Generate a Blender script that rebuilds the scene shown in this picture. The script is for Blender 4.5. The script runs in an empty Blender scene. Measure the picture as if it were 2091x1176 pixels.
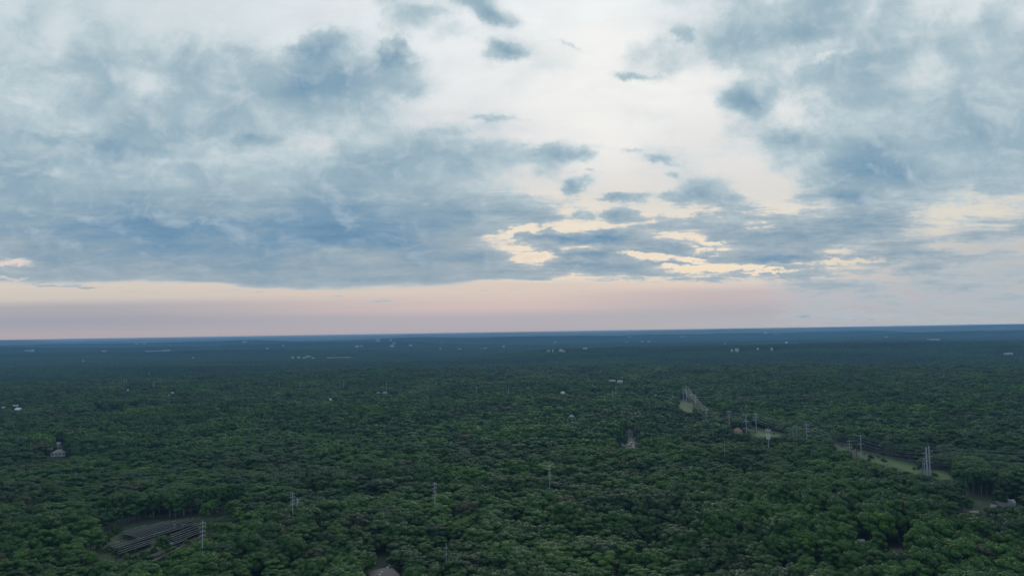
import bpy, math, random
import numpy as np
from mathutils import Matrix, Vector

R = math.radians
SC = bpy.context.scene
COL = SC.collection
random.seed(7)
rng = np.random.default_rng(11)

# ------------------------------------------------------------------ camera
PW, PH, FPX = 2091.0, 1176.0, 1493.0
CX, CY = PW / 2, PH / 2
CAMZ = 125.0
PITCH, ROLL = R(3.45), R(0.9)
fwd = Vector((0, math.cos(PITCH), math.sin(PITCH)))
right = Vector((1, 0, 0))
up = right.cross(fwd)
right, up = (right * math.cos(ROLL) - up * math.sin(ROLL)), (up * math.cos(ROLL) + right * math.sin(ROLL))
cam_d = bpy.data.cameras.new("camera")
cam = bpy.data.objects.new("camera", cam_d)
COL.objects.link(cam)
M = Matrix((right, up, -fwd)).transposed().to_4x4()
M.translation = Vector((0, 0, CAMZ))
cam.matrix_world = M
cam_d.sensor_width = 36.0
cam_d.lens = 36.0 * FPX / PW
cam_d.clip_start = 1.0
cam_d.clip_end = 120000.0
SC.camera = cam

rt, upv, fw = np.array(right), np.array(up), np.array(fwd)

def pix_dir(u, v):
    d = fw * FPX + rt * (u - CX) - upv * (v - CY)
    return d

def ground(u, v, z=0.0):
    """world point at height z seen at photo pixel (u, v)"""
    d = pix_dir(u, v)
    k = (z - CAMZ) / d[2]
    return np.array((d[0] * k, d[1] * k, z))

def at_dist(u, v, y):
    d = pix_dir(u, v)
    k = y / d[1]
    return np.array((d[0] * k, y, CAMZ + d[2] * k))

def project(x, y, z):
    x, y, z = np.asarray(x, float), np.asarray(y, float), np.asarray(z, float) - CAMZ
    f = x * fw[0] + y * fw[1] + z * fw[2]
    r = x * rt[0] + y * rt[1] + z * rt[2]
    p = x * upv[0] + y * upv[1] + z * upv[2]
    f = np.maximum(f, 1e-3)
    return CX + FPX * r / f, CY - FPX * p / f

# ------------------------------------------------------------------ render settings
SC.render.engine = 'CYCLES'
SC.view_settings.view_transform = 'Standard'
SC.view_settings.look = 'None'
SC.view_settings.exposure = 0.0
SC.view_settings.gamma = 1.0
SC.cycles.max_bounces = 4
SC.cycles.diffuse_bounces = 2
SC.cycles.glossy_bounces = 1
SC.cycles.transmission_bounces = 1
SC.cycles.volume_bounces = 0
SC.cycles.transparent_max_bounces = 4
SC.cycles.use_denoising = True
SC.cycles.use_adaptive_sampling = False
SC.cycles.pixel_filter_type = 'BLACKMAN_HARRIS'
SC.cycles.filter_width = 1.5

def lin(c):
    out = []
    for x in c:
        x /= 255.0
        out.append(x / 12.92 if x <= 0.04045 else ((x + 0.055) / 1.055) ** 2.4)
    return out

# ------------------------------------------------------------------ node helper
class NT:
    def __init__(self, nt):
        self.nt = nt
    def node(self, kind, **kw):
        n = self.nt.nodes.new(kind)
        for k, v in kw.items():
            setattr(n, k, v)
        return n
    def link(self, a, b):
        self.nt.links.new(a, b)
    def put(self, sock, v):
        if isinstance(v, bpy.types.NodeSocket):
            self.link(v, sock)
        elif v is not None:
            if sock.type == 'RGBA' and hasattr(v, '__len__') and len(v) == 3:
                v = (*v, 1.0)
            sock.default_value = v
    def math(self, op, a, b=None, c=None, clamp=False):
        n = self.node('ShaderNodeMath', operation=op, use_clamp=clamp)
        self.put(n.inputs[0], a)
        if b is not None: self.put(n.inputs[1], b)
        if c is not None: self.put(n.inputs[2], c)
        return n.outputs[0]
    def vmath(self, op, a, b=None, scale=None):
        n = self.node('ShaderNodeVectorMath', operation=op)
        self.put(n.inputs[0], a)
        if b is not None: self.put(n.inputs[1], b)
        if scale is not None: self.put(n.inputs['Scale'], scale)
        return n.outputs['Value'] if op in ('DOT_PRODUCT', 'LENGTH', 'DISTANCE') else n.outputs[0]
    def mix(self, f, a, b, blend='MIX'):
        n = self.node('ShaderNodeMix', data_type='RGBA', blend_type=blend)
        self.put(n.inputs[0], f)
        self.put(n.inputs[6], a)
        self.put(n.inputs[7], b)
        return n.outputs[2]
    def fmix(self, f, a, b):
        n = self.node('ShaderNodeMix', data_type='FLOAT')
        self.put(n.inputs[0], f); self.put(n.inputs[2], a); self.put(n.inputs[3], b)
        return n.outputs[0]
    def rng(self, v, a, b, c=0.0, d=1.0, smooth=True):
        n = self.node('ShaderNodeMapRange', interpolation_type='SMOOTHSTEP' if smooth else 'LINEAR')
        self.put(n.inputs[0], v)
        n.inputs[1].default_value = a; n.inputs[2].default_value = b
        n.inputs[3].default_value = c; n.inputs[4].default_value = d
        return n.outputs[0]
    def ramp(self, v, stops, interp='LINEAR'):
        n = self.node('ShaderNodeValToRGB')
        cr = n.color_ramp
        cr.interpolation = interp
        stops = sorted(stops, key=lambda s: s[0])
        while len(cr.elements) < len(stops):
            cr.elements.new(0.5)
        for i, (p, c) in enumerate(stops):
            cr.elements[i].position = min(max(p, 0.0), 1.0)
        for i, (p, c) in enumerate(stops):
            cr.elements[i].color = (*c, 1.0)
        self.put(n.inputs[0], v)
        return n.outputs[0]
    def noise(self, vec, scale, detail=4.0, rough=0.55, dist=0.0, lac=2.0, out=0):
        n = self.node('ShaderNodeTexNoise')
        self.put(n.inputs['Vector'], vec)
        n.inputs['Scale'].default_value = scale
        n.inputs['Detail'].default_value = detail
        n.inputs['Roughness'].default_value = rough
        n.inputs['Lacunarity'].default_value = lac
        n.inputs['Distortion'].default_value = dist
        return n.outputs[out]
    def red(self, c):
        n = self.node('ShaderNodeSeparateColor')
        self.link(c, n.inputs[0])
        return n.outputs[0]
    def vnoise(self, *a, **k):
        c = self.noise(*a, out=1, **k)
        n = self.node('ShaderNodeSeparateColor')
        self.link(c, n.inputs[0])
        f = [self.math('SUBTRACT', o, 0.5) for o in n.outputs]
        return self.comb(*f)
    def comb(self, x, y, z=0.0):
        n = self.node('ShaderNodeCombineXYZ')
        self.put(n.inputs[0], x); self.put(n.inputs[1], y); self.put(n.inputs[2], z)
        return n.outputs[0]
    def sep(self, v):
        n = self.node('ShaderNodeSeparateXYZ')
        self.put(n.inputs[0], v)
        return n.outputs

# ------------------------------------------------------------------ sky
SUN_EL, SUN_AZ = R(18.4), math.atan(0.114)

# cloud thickness over the western sky, 64 columns of azimuth by 20 rows of elevation
CLOUD_ROWS = [
 "223333221111111111000" "0133211355100000000012" "223442445532332220011",
 "443223332111111111000" "1134442115500000000000" "123455565532332233243",
 "554233332123211111245" "3313112321110100000013" "234556776423344443343",
 "333134534435345332466" "4156200004531110002233" "135554321145555554345",
 "444445535556523555666" "6666520000001110001122" "113432444555443455555",
 "444455552246654566776" "6676641000110000000000" "001244534555433443244",
 "323454555675345655554" "5553210000000000000000" "014663224555555555555",
 "766545435656666533553" "2442211213110000001111" "001121154332444466767",
 "544322566666544663322" "4234444432111000000011" "003246634455434566777",
 "655556666633224444432" "5555566555454655211232" "111114444678876566566",
 "765443333223444445556" "6666543443421411111111" "200001134788864444545",
 "666555666655444444566" "7766554433511144100011" "653000046655678875543",
 "666666677766776667777" "8876666554555411123203" "235556542663222111111",
 "777888899998899988998" "8888778776545511124344" "655555556665652235555",
 "666667777888888888899" "9989865443334455555433" "356666666666665433433",
 "235555665566566665444" "4433455555543444552122" "132366553122344443222",
 "555555555555555555555" "5555555555555555455545" "444323344433333333333",
 "000000000000002222332" "2100000000000000000000" "220001223333333333333",
 "000000000000000000000" "0000000000000000000000" "001111122222222222222",
 "000000000000000000000" "0000000000000000000000" "000011111111111111111",
]
TMAP = np.array([[int(ch) / 9.0 for ch in row] for row in CLOUD_ROWS])

def tmap_at(u, v):
    ju = (u - 16.3) / 32.67
    iv = v / 35.0
    ju = min(max(ju, 0.0), 62.999); iv = min(max(iv, 0.0), 18.999)
    a, b = int(ju), int(iv)
    fa, fb = ju - a, iv - b
    t = TMAP
    return ((t[b, a] * (1 - fa) + t[b, a + 1] * fa) * (1 - fb) + (t[b + 1, a] * (1 - fa) + t[b + 1, a + 1] * fa) * fb)

def st_to_pix(s, t):
    d = np.array((s, 1.0, t))
    f = d @ fw
    return CX + FPX * (d @ rt) / f, CY - FPX * (d @ upv) / f

def pix_to_st(u, v):
    d = pix_dir(u, v)
    return d[0] / d[1], d[2] / d[1]

PUFFS = [
 (800,105,28,32,0,.6),(640,98,45,28,0,.4),(1005,38,30,16,10,.30),(970,14,42,22,25,.30),(900,28,60,12,8,.2),(1032,100,42,12,15,.38),
 (1403,78,22,17,0,.42),(1000,242,55,7,3,.32),(1310,156,50,9,8,.28),(1290,300,28,5,0,.35),(1355,322,35,9,8,.4),
 (1380,353,14,8,0,.35),(1177,380,26,14,0,.5),(1200,352,22,4,8,.4),(1275,405,40,10,-5,.5),(1410,400,62,17,0,.5),
 (1170,322,45,12,3,.4),(1120,298,45,14,-10,.3),(1510,200,55,20,10,.25),(1620,285,50,16,5,.3),(1210,482,65,13,3,.55),
 (1130,488,40,7,0,.5),(1200,520,68,9,2,.5),(1185,542,60,5,0,.4),(1370,508,40,13,3,.5),(1440,515,32,6,0,.4),
 (1590,530,70,8,3,.45),(1370,536,45,4,3,.45),(1200,437,25,12,0,.35),(1275,440,30,14,0,.3),(620,180,90,30,-5,.25),
 (175,290,130,14,8,.25),(530,282,34,13,0,.3),(1150,95,30,5,20,.2),(1600,75,90,26,0,.2),(1850,350,110,26,3,.2),
 (1725,402,50,14,3,.3),(1690,118,42,7,-15,-.5),(1065,472,75,6.5,-8,-.55),(1340,520,70,5,3,-.45),(1470,546,110,6,0,-.45),(1560,556,60,3,0,-.4),
 (1725,531,90,5.5,-3,-.6),(30,538,60,7,3,-.75),(8,571,30,2.5,0,-.6),(290,165,32,18,35,-.28),(320,332,75,10,3,-.38),
 (420,300,60,14,-5,-.28),(660,280,50,24,-5,-.28),(120,160,60,8,5,-.2),(1640,235,40,18,10,-.3),(1900,165,90,12,-6,-.25),
 (1960,432,130,9,0,-.3),(1960,503,110,8,0,-.4),(100,262,80,5,6,-.25),(450,112,36,9,25,-.28),(2088,572,22,6,0,-.6),
 (1560,468,60,5,2,-.35),(1460,492,34,4,0,-.4),(1085,528,50,7,0,-.3),(60,215,50,9,14,-.2),(690,515,60,6,-2,-.3),(340,540,60,5,2,-.25)]

def build_world():
    w = bpy.data.worlds.new("World")
    SC.world = w
    w.use_nodes = True
    nt = w.node_tree
    nt.nodes.clear()
    N = NT(nt)
    tc = N.node('ShaderNodeTexCoord')
    d = tc.outputs['Generated']
    x, y, z = N.sep(d)
    ysafe = N.math('MAXIMUM', y, 0.08)
    s = N.math('DIVIDE', x, ysafe)
    t = N.math('DIVIDE', z, ysafe)
    zc = N.math('ADD', N.math('MAXIMUM', z, 0.0), 0.07)
    P = N.comb(N.math('DIVIDE', x, zc), N.math('DIVIDE', y, zc), 0.0)
    # flow of the cloud deck: large scale warp, then fine texture
    wv = N.vnoise(P, 0.9, 3.0, 0.5)
    Pw = N.vmath('ADD', P, N.vmath('SCALE', wv, scale=1.3))
    n_big = N.noise(Pw, 1.15, 7.0, 0.56)
    Ps = N.vmath('MULTIPLY', Pw, (0.75, 1.5, 1.0))
    n_fine = N.noise(Ps, 3.4, 6.0, 0.60)
    tq = N.math('MULTIPLY', N.math('POWER', N.math('MAXIMUM', t, 0.0005), 0.6), 1.25)
    Q = N.comb(s, tq, 0.37)
    q_w = N.vnoise(Q, 13.0, 5.0, 0.62)
    qw = N.sep(q_w)
    n_puff = N.noise(Q, 15.0, 8.0, 0.64, dist=0.35)
    n_lit = N.noise(N.vmath('ADD', Q, (0.010, 0.014, 0.0)), 15.0, 3.0, 0.6, dist=0.35)
    n_low = N.noise(Q, 15.0, 3.0, 0.6, dist=0.35)
    n_mid = N.noise(Q, 6.5, 6.0, 0.6)
    sw = N.math('ADD', s, N.math('MULTIPLY', qw[0], 0.075))
    tw = N.math('ADD', t, N.math('MULTIPLY', qw[1], N.rng(t, 0.03, 0.25, 0.010, 0.055)))
    # layout of the cloud cover: rows of elevation, stops of azimuth
    SMAX = 0.76
    rows_t = [pix_to_st(CX, 35.0 * i)[1] for i in range(19, -1, -1)]   # ascending t
    half = SMAX
    left_f = N.math('DIVIDE', N.math('ADD', sw, half), half)
    right_f = N.math('DIVIDE', sw, half)
    side = N.math('GREATER_THAN', sw, 0.0)
    T = None
    nst = 31
    prev = None
    for i, tt in enumerate(rows_t):
        la = []; ra = []
        for k in range(nst):
            sl = -half + half * k / (nst - 1)
            u, v = st_to_pix(sl, tt)
            g = tmap_at(u, v); la.append((k / (nst - 1), (g, g, g)))
            u, v = st_to_pix(sl + half, tt)
            g = tmap_at(u, v); ra.append((k / (nst - 1), (g, g, g)))
        rl = N.ramp(left_f, la, 'B_SPLINE' if i > 99 else 'LINEAR')
        rr = N.ramp(right_f, ra, 'LINEAR')
        row = N.mix(side, rl, rr)
        if T is None:
            T = row
        else:
            f = N.rng(tw, rows_t[i - 1], tt)
            T = N.mix(f, T, row)
    T = N.red(T)
    # level base of the low deck
    base_px = [(0, 576), (230, 577), (410, 577), (520, 588), (700, 594), (860, 588), (1000, 577), (1260, 578), (1330, 583), (1420, 592), (1480, 602), (1700, 640), (2091, 660)]
    bs = []
    for (u, v) in base_px:
        a, b = pix_to_st(u, v)
        bs.append(((a + half) / (2 * half), (b * 5, b * 5, b * 5)))
    tb = N.math('DIVIDE', N.red(N.ramp(N.math('DIVIDE', N.math('ADD', s, half), 2 * half), bs)), 5.0)
    n_base = N.noise(N.comb(s, N.math('MULTIPLY', t, 9.0), 0.0), 9.0, 6.0, 0.66)
    edge = N.math('SUBTRACT', N.math('ADD', t, N.math('MULTIPLY', N.math('SUBTRACT', n_base, 0.5), 0.020)), tb)
    deck = N.rng(edge, -0.0045, 0.0055)
    wisps = N.math('MULTIPLY', N.rng(n_base, 0.50, 0.66, 0.0, 0.85), N.rng(edge, -0.030, -0.003))
    deck = N.math('MAXIMUM', deck, wisps)
    deck = N.math('MAXIMUM', deck, N.rng(s, 0.30, 0.42))
    T = N.math('ADD', T, N.math('MULTIPLY', N.rng(edge, 0.0, -0.006, 0.0, 0.7), wisps))
    # single clouds and gaps
    st = N.comb(s, t, 0.0)
    st = N.vmath('ADD', st, N.vmath('MULTIPLY', q_w, (0.085, 0.034, 0.0)))
    q_f = N.vnoise(Q, 42.0, 4.0, 0.65)
    st = N.vmath('ADD', st, N.vmath('MULTIPLY', q_f, (0.052, 0.018, 0.0)))
    # the running sum rides in z, so that the nodes stay in one chain
    Vc = st
    for (u, v, ru, rv, rot, a) in PUFFS:
        c0 = pix_to_st(u, v)
        m = N.node('ShaderNodeMapping', vector_type='TEXTURE')
        N.link(Vc, m.inputs[0])
        m.inputs[1].default_value = (c0[0], c0[1], 0)
        m.inputs[2].default_value = (0, 0, R(-rot))
        m.inputs[3].default_value = (1.5 * ru / FPX, 1.5 * rv / FPX, 1e5)
        ln = N.vmath('LENGTH', m.outputs[0])
        a = a * (0.85 if a > 0 else (0.72 if v > 400 else 0.45))
        Vc = N.vmath('ADD', Vc, N.comb(0.0, 0.0, N.rng(ln, 0.0, 1.2, a, 0.0)))
    T = N.math('ADD', T, N.sep(Vc)[2])
    # detail
    near_front = N.rng(y, 0.15, 0.45)
    T = N.fmix(near_front, 0.5, T)
    amp = N.rng(T, 0.0, 0.30, 0.22, 1.0)
    det = N.math('MULTIPLY', N.math('SUBTRACT', n_big, 0.5), 0.50)
    det = N.math('ADD', det, N.math('MULTIPLY', N.math('SUBTRACT', n_fine, 0.5), 0.22))
    det = N.math('ADD', det, N.math('MULTIPLY', N.math('SUBTRACT', n_puff, 0.5), 0.95))
    det = N.math('ADD', det, N.math('MULTIPLY', N.math('SUBTRACT', n_mid, 0.5), 0.60))
    # the deck on the left is smooth and dark low down, broken elsewhere
    calm = N.math('MULTIPLY', N.rng(t, 0.24, 0.13), N.rng(s, 0.02, -0.12))
    # long thin streaks low over the horizon
    n_st = N.noise(N.comb(s, N.math('MULTIPLY', t, 6.5), 1.7), 9.0, 8.0, 0.66, dist=0.3)
    win = N.math('MULTIPLY', N.rng(t, 0.23, 0.15), N.rng(t, 0.035, 0.06))
    det = N.math('ADD', det, N.math('MULTIPLY', N.math('MULTIPLY', N.math('SUBTRACT', n_st, 0.5), 1.7), win))
    det = N.math('MULTIPLY', det, N.fmix(calm, 1.0, 0.52))
    T = N.math('ADD', T, N.math('MULTIPLY', calm, 0.16))
    Td = N.math('ADD', T, N.math('MULTIPLY', det, amp))
    Td = N.math('MULTIPLY', Td, deck)
    Td = N.math('MAXIMUM', Td, 0.0)
    # clear sky behind the clouds, at four azimuths
    cols = {
      100: [(0,(208,220,226)),(200,(214,223,227)),(400,(204,215,222)),(520,(214,212,212)),(545,(232,208,198)),(565,(200,196,196)),(580,(212,203,193)),(606,(206,197,189)),(630,(172,170,177)),(655,(160,162,174)),(688,(176,168,174))],
      1045: [(0,(236,241,244)),(150,(230,234,236)),(270,(221,222,225)),(370,(219,216,214)),(470,(238,226,207)),(540,(233,216,198)),(590,(216,201,190)),(625,(207,189,186)),(650,(179,174,181)),(680,(177,171,178))],
      1500: [(0,(230,237,241)),(180,(235,236,235)),(300,(223,223,223)),(400,(219,217,214)),(480,(238,226,207)),(545,(243,225,197)),(575,(225,206,192)),(600,(196,182,184)),(640,(176,175,182)),(668,(178,178,183))],
      2050: [(0,(228,235,238)),(200,(208,218,221)),(380,(212,212,206)),(440,(224,216,200)),(510,(192,192,192)),(570,(173,182,186)),(610,(182,178,184)),(640,(168,174,180)),(660,(172,176,181))],
    }
    tn = N.math('DIVIDE', t, 0.5)
    cs = []
    for u0, st in cols.items():
        stops = [(pix_to_st(u0, v)[1] / 0.5, lin(c)) for v, c in st]
        cs.append((pix_to_st(u0, 600)[0], N.ramp(tn, stops, 'EASE')))
    clear = cs[0][1]
    for i in range(1, 4):
        clear = N.mix(N.rng(sw, cs[i - 1][0], cs[i][0]), clear, cs[i][1])
    veil = N.math('MULTIPLY', N.rng(N.math('ADD', N.math('MULTIPLY', n_fine, 0.5), N.math('MULTIPLY', n_mid, 0.5)), 0.44, 0.62), N.rng(t, 0.09, 0.16, 0.0, 0.42))
    clear = N.mix(veil, clear, lin((208, 213, 218)))
    sky = N.node('ShaderNodeTexSky', sky_type='NISHITA')
    sky.sun_disc = False
    sky.sun_elevation = SUN_EL
    sky.sun_rotation = SUN_AZ
    sky.altitude = 100.0
    nish = N.vmath('SCALE', sky.outputs[0], scale=0.10)
    clear = N.mix(N.rng(t, 0.10, 0.30, 0.0, 0.03), clear, nish)
    # thin-cloud glow round the hidden sun
    sd = (math.sin(SUN_AZ) * math.cos(SUN_EL), math.cos(SUN_AZ) * math.cos(SUN_EL), math.sin(SUN_EL))
    dt = N.vmath('DOT_PRODUCT', d, sd)
    glow = N.rng(dt, math.cos(R(8.5)), math.cos(R(0.5)))
    wide = N.rng(dt, math.cos(R(40)), math.cos(R(4)))
    streak = N.noise(N.comb(s, N.math('MULTIPLY', t, 5.0), 0.0), 4.0, 4.0, 0.5)
    clear = N.mix(N.math('MULTIPLY', glow, N.rng(streak, 0.25, 0.6, 0.15, 0.60)), clear, lin((248, 247, 243)))
    # cloud colour by thickness
    Tc = N.math('MULTIPLY', Td, 0.8)
    hi = N.ramp(Tc, [(0.0, lin((211, 221, 225))), (0.24, lin((188, 205, 212))), (0.44, lin((164, 187, 198))), (0.64, lin((144, 171, 188))), (0.84, lin((123, 157, 181))), (1.0, lin((106, 143, 172)))])
    lo = N.ramp(Tc, [(0.0, lin((198, 203, 207))), (0.24, lin((176, 187, 195))), (0.44, lin((155, 172, 183))), (0.64, lin((137, 161, 179))), (0.84, lin((116, 150, 177))), (1.0, lin((102, 140, 170)))])
    cloud = N.mix(N.rng(t, 0.10, 0.24), lo, hi)
    alpha = N.rng(Td, 0.0, 0.46)
    alpha = N.math('POWER', alpha, 0.8)
    # sides of the billows turned to the hidden sun are paler, the far sides darker
    lit = N.math('MULTIPLY', N.math('SUBTRACT', n_low, n_lit), N.rng(t, 0.04, 0.26, 0.5, 1.7))
    cloud = N.mix(N.math('MAXIMUM', N.math('MINIMUM', lit, 0.50), 0.0), cloud, lin((226, 232, 233)))
    cloud = N.mix(N.math('MAXIMUM', N.math('MINIMUM', N.math('MULTIPLY', lit, -0.6), 0.35), 0.0), cloud, lin((112, 146, 170)))
    c = N.mix(alpha, clear, cloud)
    # lit rims where the deck thins near the sun's glow
    rim = N.math('MULTIPLY', N.rng(Td, 0.03, 0.16), N.rng(Td, 0.36, 0.20))
    rim = N.math('MULTIPLY', rim, N.rng(t, 0.22, 0.10))
    rim = N.math('MULTIPLY', rim, N.math('MULTIPLY', N.rng(s, -0.10, 0.05), N.rng(s, 0.5, 0.36)))
    rim = N.math('MULTIPLY', rim, N.rng(t, 0.055, 0.085))
    c = N.mix(N.math('MULTIPLY', rim, 0.75), c, lin((249, 231, 206)))
    # the rest of the sky behind the viewer: even grey-blue cloud
    back = N.mix(N.rng(n_big, 0.3, 0.7), lin((150, 172, 190)), lin((196, 208, 216)))
    c = N.mix(near_front, back, c)
    # below the horizon
    c = N.mix(N.rng(z, -0.01, -0.06), c, lin((60, 80, 90)))
    bg = N.node('ShaderNodeBackground')
    N.link(N.vmath('SCALE', c, scale=10.0), bg.inputs[0])
    bg.inputs[1].default_value = 0.10
    out = N.node('ShaderNodeOutputWorld')
    N.link(bg.outputs[0], out.inputs[0])
    w.cycles.sampling_method = 'MANUAL'
    w.cycles.sample_map_resolution = 512

build_world()

sun_d = bpy.data.lights.new("sun", 'SUN')
sun_d.energy = 0.7
sun_d.angle = R(14)
sun_d.color = (1.0, 0.93, 0.84)
sun = bpy.data.objects.new("sun", sun_d)
COL.objects.link(sun)
sdir = Vector((math.sin(SUN_AZ) * math.cos(SUN_EL), math.cos(SUN_AZ) * math.cos(SUN_EL), math.sin(SUN_EL)))
sun.rotation_euler = sdir.to_track_quat('Z', 'Y').to_euler()
sun.location = (0, 0, 400)
#STAGE_SKY
# ------------------------------------------------------------------ scene helpers
def tag(o, label=None, cat=None, group=None, kind=None):
    if label: o['label'] = label
    if cat: o['category'] = cat
    if group: o['group'] = group
    if kind: o['kind'] = kind
    return o

def empty(name, loc=(0, 0, 0), rz=0.0):
    o = bpy.data.objects.new(name, None)
    COL.objects.link(o)
    o.location = loc
    o.rotation_euler = (0, 0, rz)
    o.empty_display_size = 1.0
    return o

class MB:
    """collects faces, then builds ONE mesh object"""
    def __init__(self):
        self.v, self.f = [], []
    def add(self, verts, faces):
        n = len(self.v)
        self.v += [tuple(p) for p in verts]
        self.f += [tuple(i + n for i in f) for f in faces]
        return self
    def box(self, x0, x1, y0, y1, z0, z1):
        return self.add([(x0, y0, z0), (x1, y0, z0), (x1, y1, z0), (x0, y1, z0), (x0, y0, z1), (x1, y0, z1), (x1, y1, z1), (x0, y1, z1)],
                        [(0, 3, 2, 1), (4, 5, 6, 7), (0, 1, 5, 4), (1, 2, 6, 5), (2, 3, 7, 6), (3, 0, 4, 7)])
    def tube(self, p0, p1, r0, r1=None, n=8, cap=True):
        r1 = r0 if r1 is None else r1
        p0, p1 = Vector(p0), Vector(p1)
        ax = (p1 - p0).normalized()
        a = ax.orthogonal().normalized(); b = ax.cross(a)
        vs = []
        for p, r in ((p0, r0), (p1, r1)):
            for i in range(n):
                t = 2 * math.pi * i / n
                vs.append(p + a * (r * math.cos(t)) + b * (r * math.sin(t)))
        fs = [(i, (i + 1) % n, n + (i + 1) % n, n + i) for i in range(n)]
        if cap:
            fs += [tuple(range(n))[::-1], tuple(range(n, 2 * n))]
        return self.add(vs, fs)
    def path(self, pts, r, n=4):
        rings = []
        vs = []
        for k, p in enumerate(pts):
            a = Vector(pts[max(k - 1, 0)]); b = Vector(pts[min(k + 1, len(pts) - 1)])
            ax = (b - a).normalized()
            s = Vector((ax.y, -ax.x, 0)).normalized(); t = ax.cross(s)
            rr = r[k] if hasattr(r, '__len__') else r
            for i in range(n):
                q = 2 * math.pi * (i + .5) / n
                vs.append(Vector(p) + s * (rr * math.cos(q)) + t * (rr * math.sin(q)))
        fs = []
        for k in range(len(pts) - 1):
            for i in range(n):
                j = (i + 1) % n
                fs.append((k * n + i, k * n + j, k * n + n + j, k * n + n + i))
        return self.add(vs, fs)
    def mesh(self, name, mat=None):
        me = bpy.data.meshes.new(name)
        me.from_pydata(self.v, [], self.f)
        me.update()
        if mat: me.materials.append(mat)
        return me
    def build(self, name, mat, parent=None, loc=None):
        o = bpy.data.objects.new(name, self.mesh(name, mat))
        COL.objects.link(o)
        if parent: o.parent = parent
        if loc is not None: o.location = loc
        return o

def np_mesh(name, V, F, mat=None):
    """fast mesh from arrays; F is (n, 3) or (n, 4)"""
    me = bpy.data.meshes.new(name)
    k = F.shape[1]
    me.vertices.add(len(V)); me.vertices.foreach_set('co', np.asarray(V, np.float32).ravel())
    me.loops.add(F.size); me.loops.foreach_set('vertex_index', F.astype(np.int32).ravel())
    me.polygons.add(len(F))
    me.polygons.foreach_set('loop_start', np.arange(0, F.size, k, dtype=np.int32))
    me.polygons.foreach_set('loop_total', np.full(len(F), k, dtype=np.int32))
    me.update(calc_edges=True)
    if mat: me.materials.append(mat)
    return me

def place(name, me, parent=None):
    o = bpy.data.objects.new(name, me)
    COL.objects.link(o)
    if parent: o.parent = parent
    return o

# ------------------------------------------------------------------ materials
def new_mat(name):
    m = bpy.data.materials.new(name)
    m.use_nodes = True
    nt = m.node_tree
    nt.nodes.clear()
    N = NT(nt)
    b = N.node('ShaderNodeBsdfPrincipled')
    o = N.node('ShaderNodeOutputMaterial')
    N.link(b.outputs[0], o.inputs[0])
    return m, N, b

def surface(name, col, rough=0.7, var=0.25, scale=0.6, metal=0.0, spec=0.3):
    m, N, b = new_mat(name)
    tc = N.node('ShaderNodeTexCoord')
    n = N.noise(tc.outputs['Object'], scale, 5.0, 0.6)
    c = N.mix(N.rng(n, 0.3, 0.7), tuple(x * (1 - var) for x in col), tuple(min(x * (1 + var), 0.9) for x in col))
    N.link(c, b.inputs['Base Color'])
    b.inputs['Roughness'].default_value = rough
    b.inputs['Metallic'].default_value = metal
    b.inputs['Specular IOR Level'].default_value = spec
    return m

def foliage(name, far=False):
    m, N, b = new_mat(name)
    oi = N.node('ShaderNodeObjectInfo')
    geo = N.node('ShaderNodeNewGeometry')
    loc = oi.outputs['Location'] if not far else geo.outputs['Position']
    flat = N.vmath('MULTIPLY', loc, (1, 1, 0))
    stand = N.noise(flat, 1 / 130.0, 3.0, 0.55)
    stand2 = N.noise(N.vmath('ADD', flat, (700., 300., 0)), 1 / 45.0, 3.0, 0.6)
    if far:
        cell = N.node('ShaderNodeTexVoronoi', voronoi_dimensions='2D')
        N.link(flat, cell.inputs['Vector']); cell.inputs['Scale'].default_value = 1 / 10.5
        rnd = N.red(cell.outputs['Color'])
        stand = N.noise(N.vmath('MULTIPLY', flat, (0.45, 1, 0)), 1 / 420.0, 5.0, 0.62)
    else:
        rnd = oi.outputs['Random']
    k = N.math('ADD', N.math('MULTIPLY', N.rng(stand, 0.34, 0.68), 0.62), N.math('MULTIPLY', N.rng(stand2, 0.3, 0.7), 0.40))
    k = N.math('ADD', k, N.math('MULTIPLY', rnd, 0.26))
    c = N.ramp(N.rng(k, 0.22, 1.20, smooth=False), [(0.0, (0.025, 0.060, 0.016)), (0.30, (0.033, 0.084, 0.017)), (0.55, (0.043, 0.108, 0.017)),
                   (0.8, (0.058, 0.138, 0.017)), (1.0, (0.082, 0.175, 0.016))])
    # a few browner or greyer crowns
    odd = N.math('FRACT', N.math('MULTIPLY', rnd, 37.0))
    c = N.mix(N.rng(odd, 0.978, 0.985), c, (0.060, 0.072, 0.034))
    c = N.mix(N.rng(odd, 0.035, 0.025), c, (0.026, 0.056, 0.024))
    leaf = N.noise(geo.outputs['Position'], 0.55, 4.0, 0.65)
    c = N.mix(1.0, c, N.ramp(leaf, [(0.30, (0.84, 0.84, 0.86)), (0.70, (1.18, 1.18, 1.14))]), 'MULTIPLY')
    N.link(c, b.inputs['Base Color'])
    b.inputs['Roughness'].default_value = 0.65
    b.inputs['Specular IOR Level'].default_value = 0.25
    return m

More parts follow.
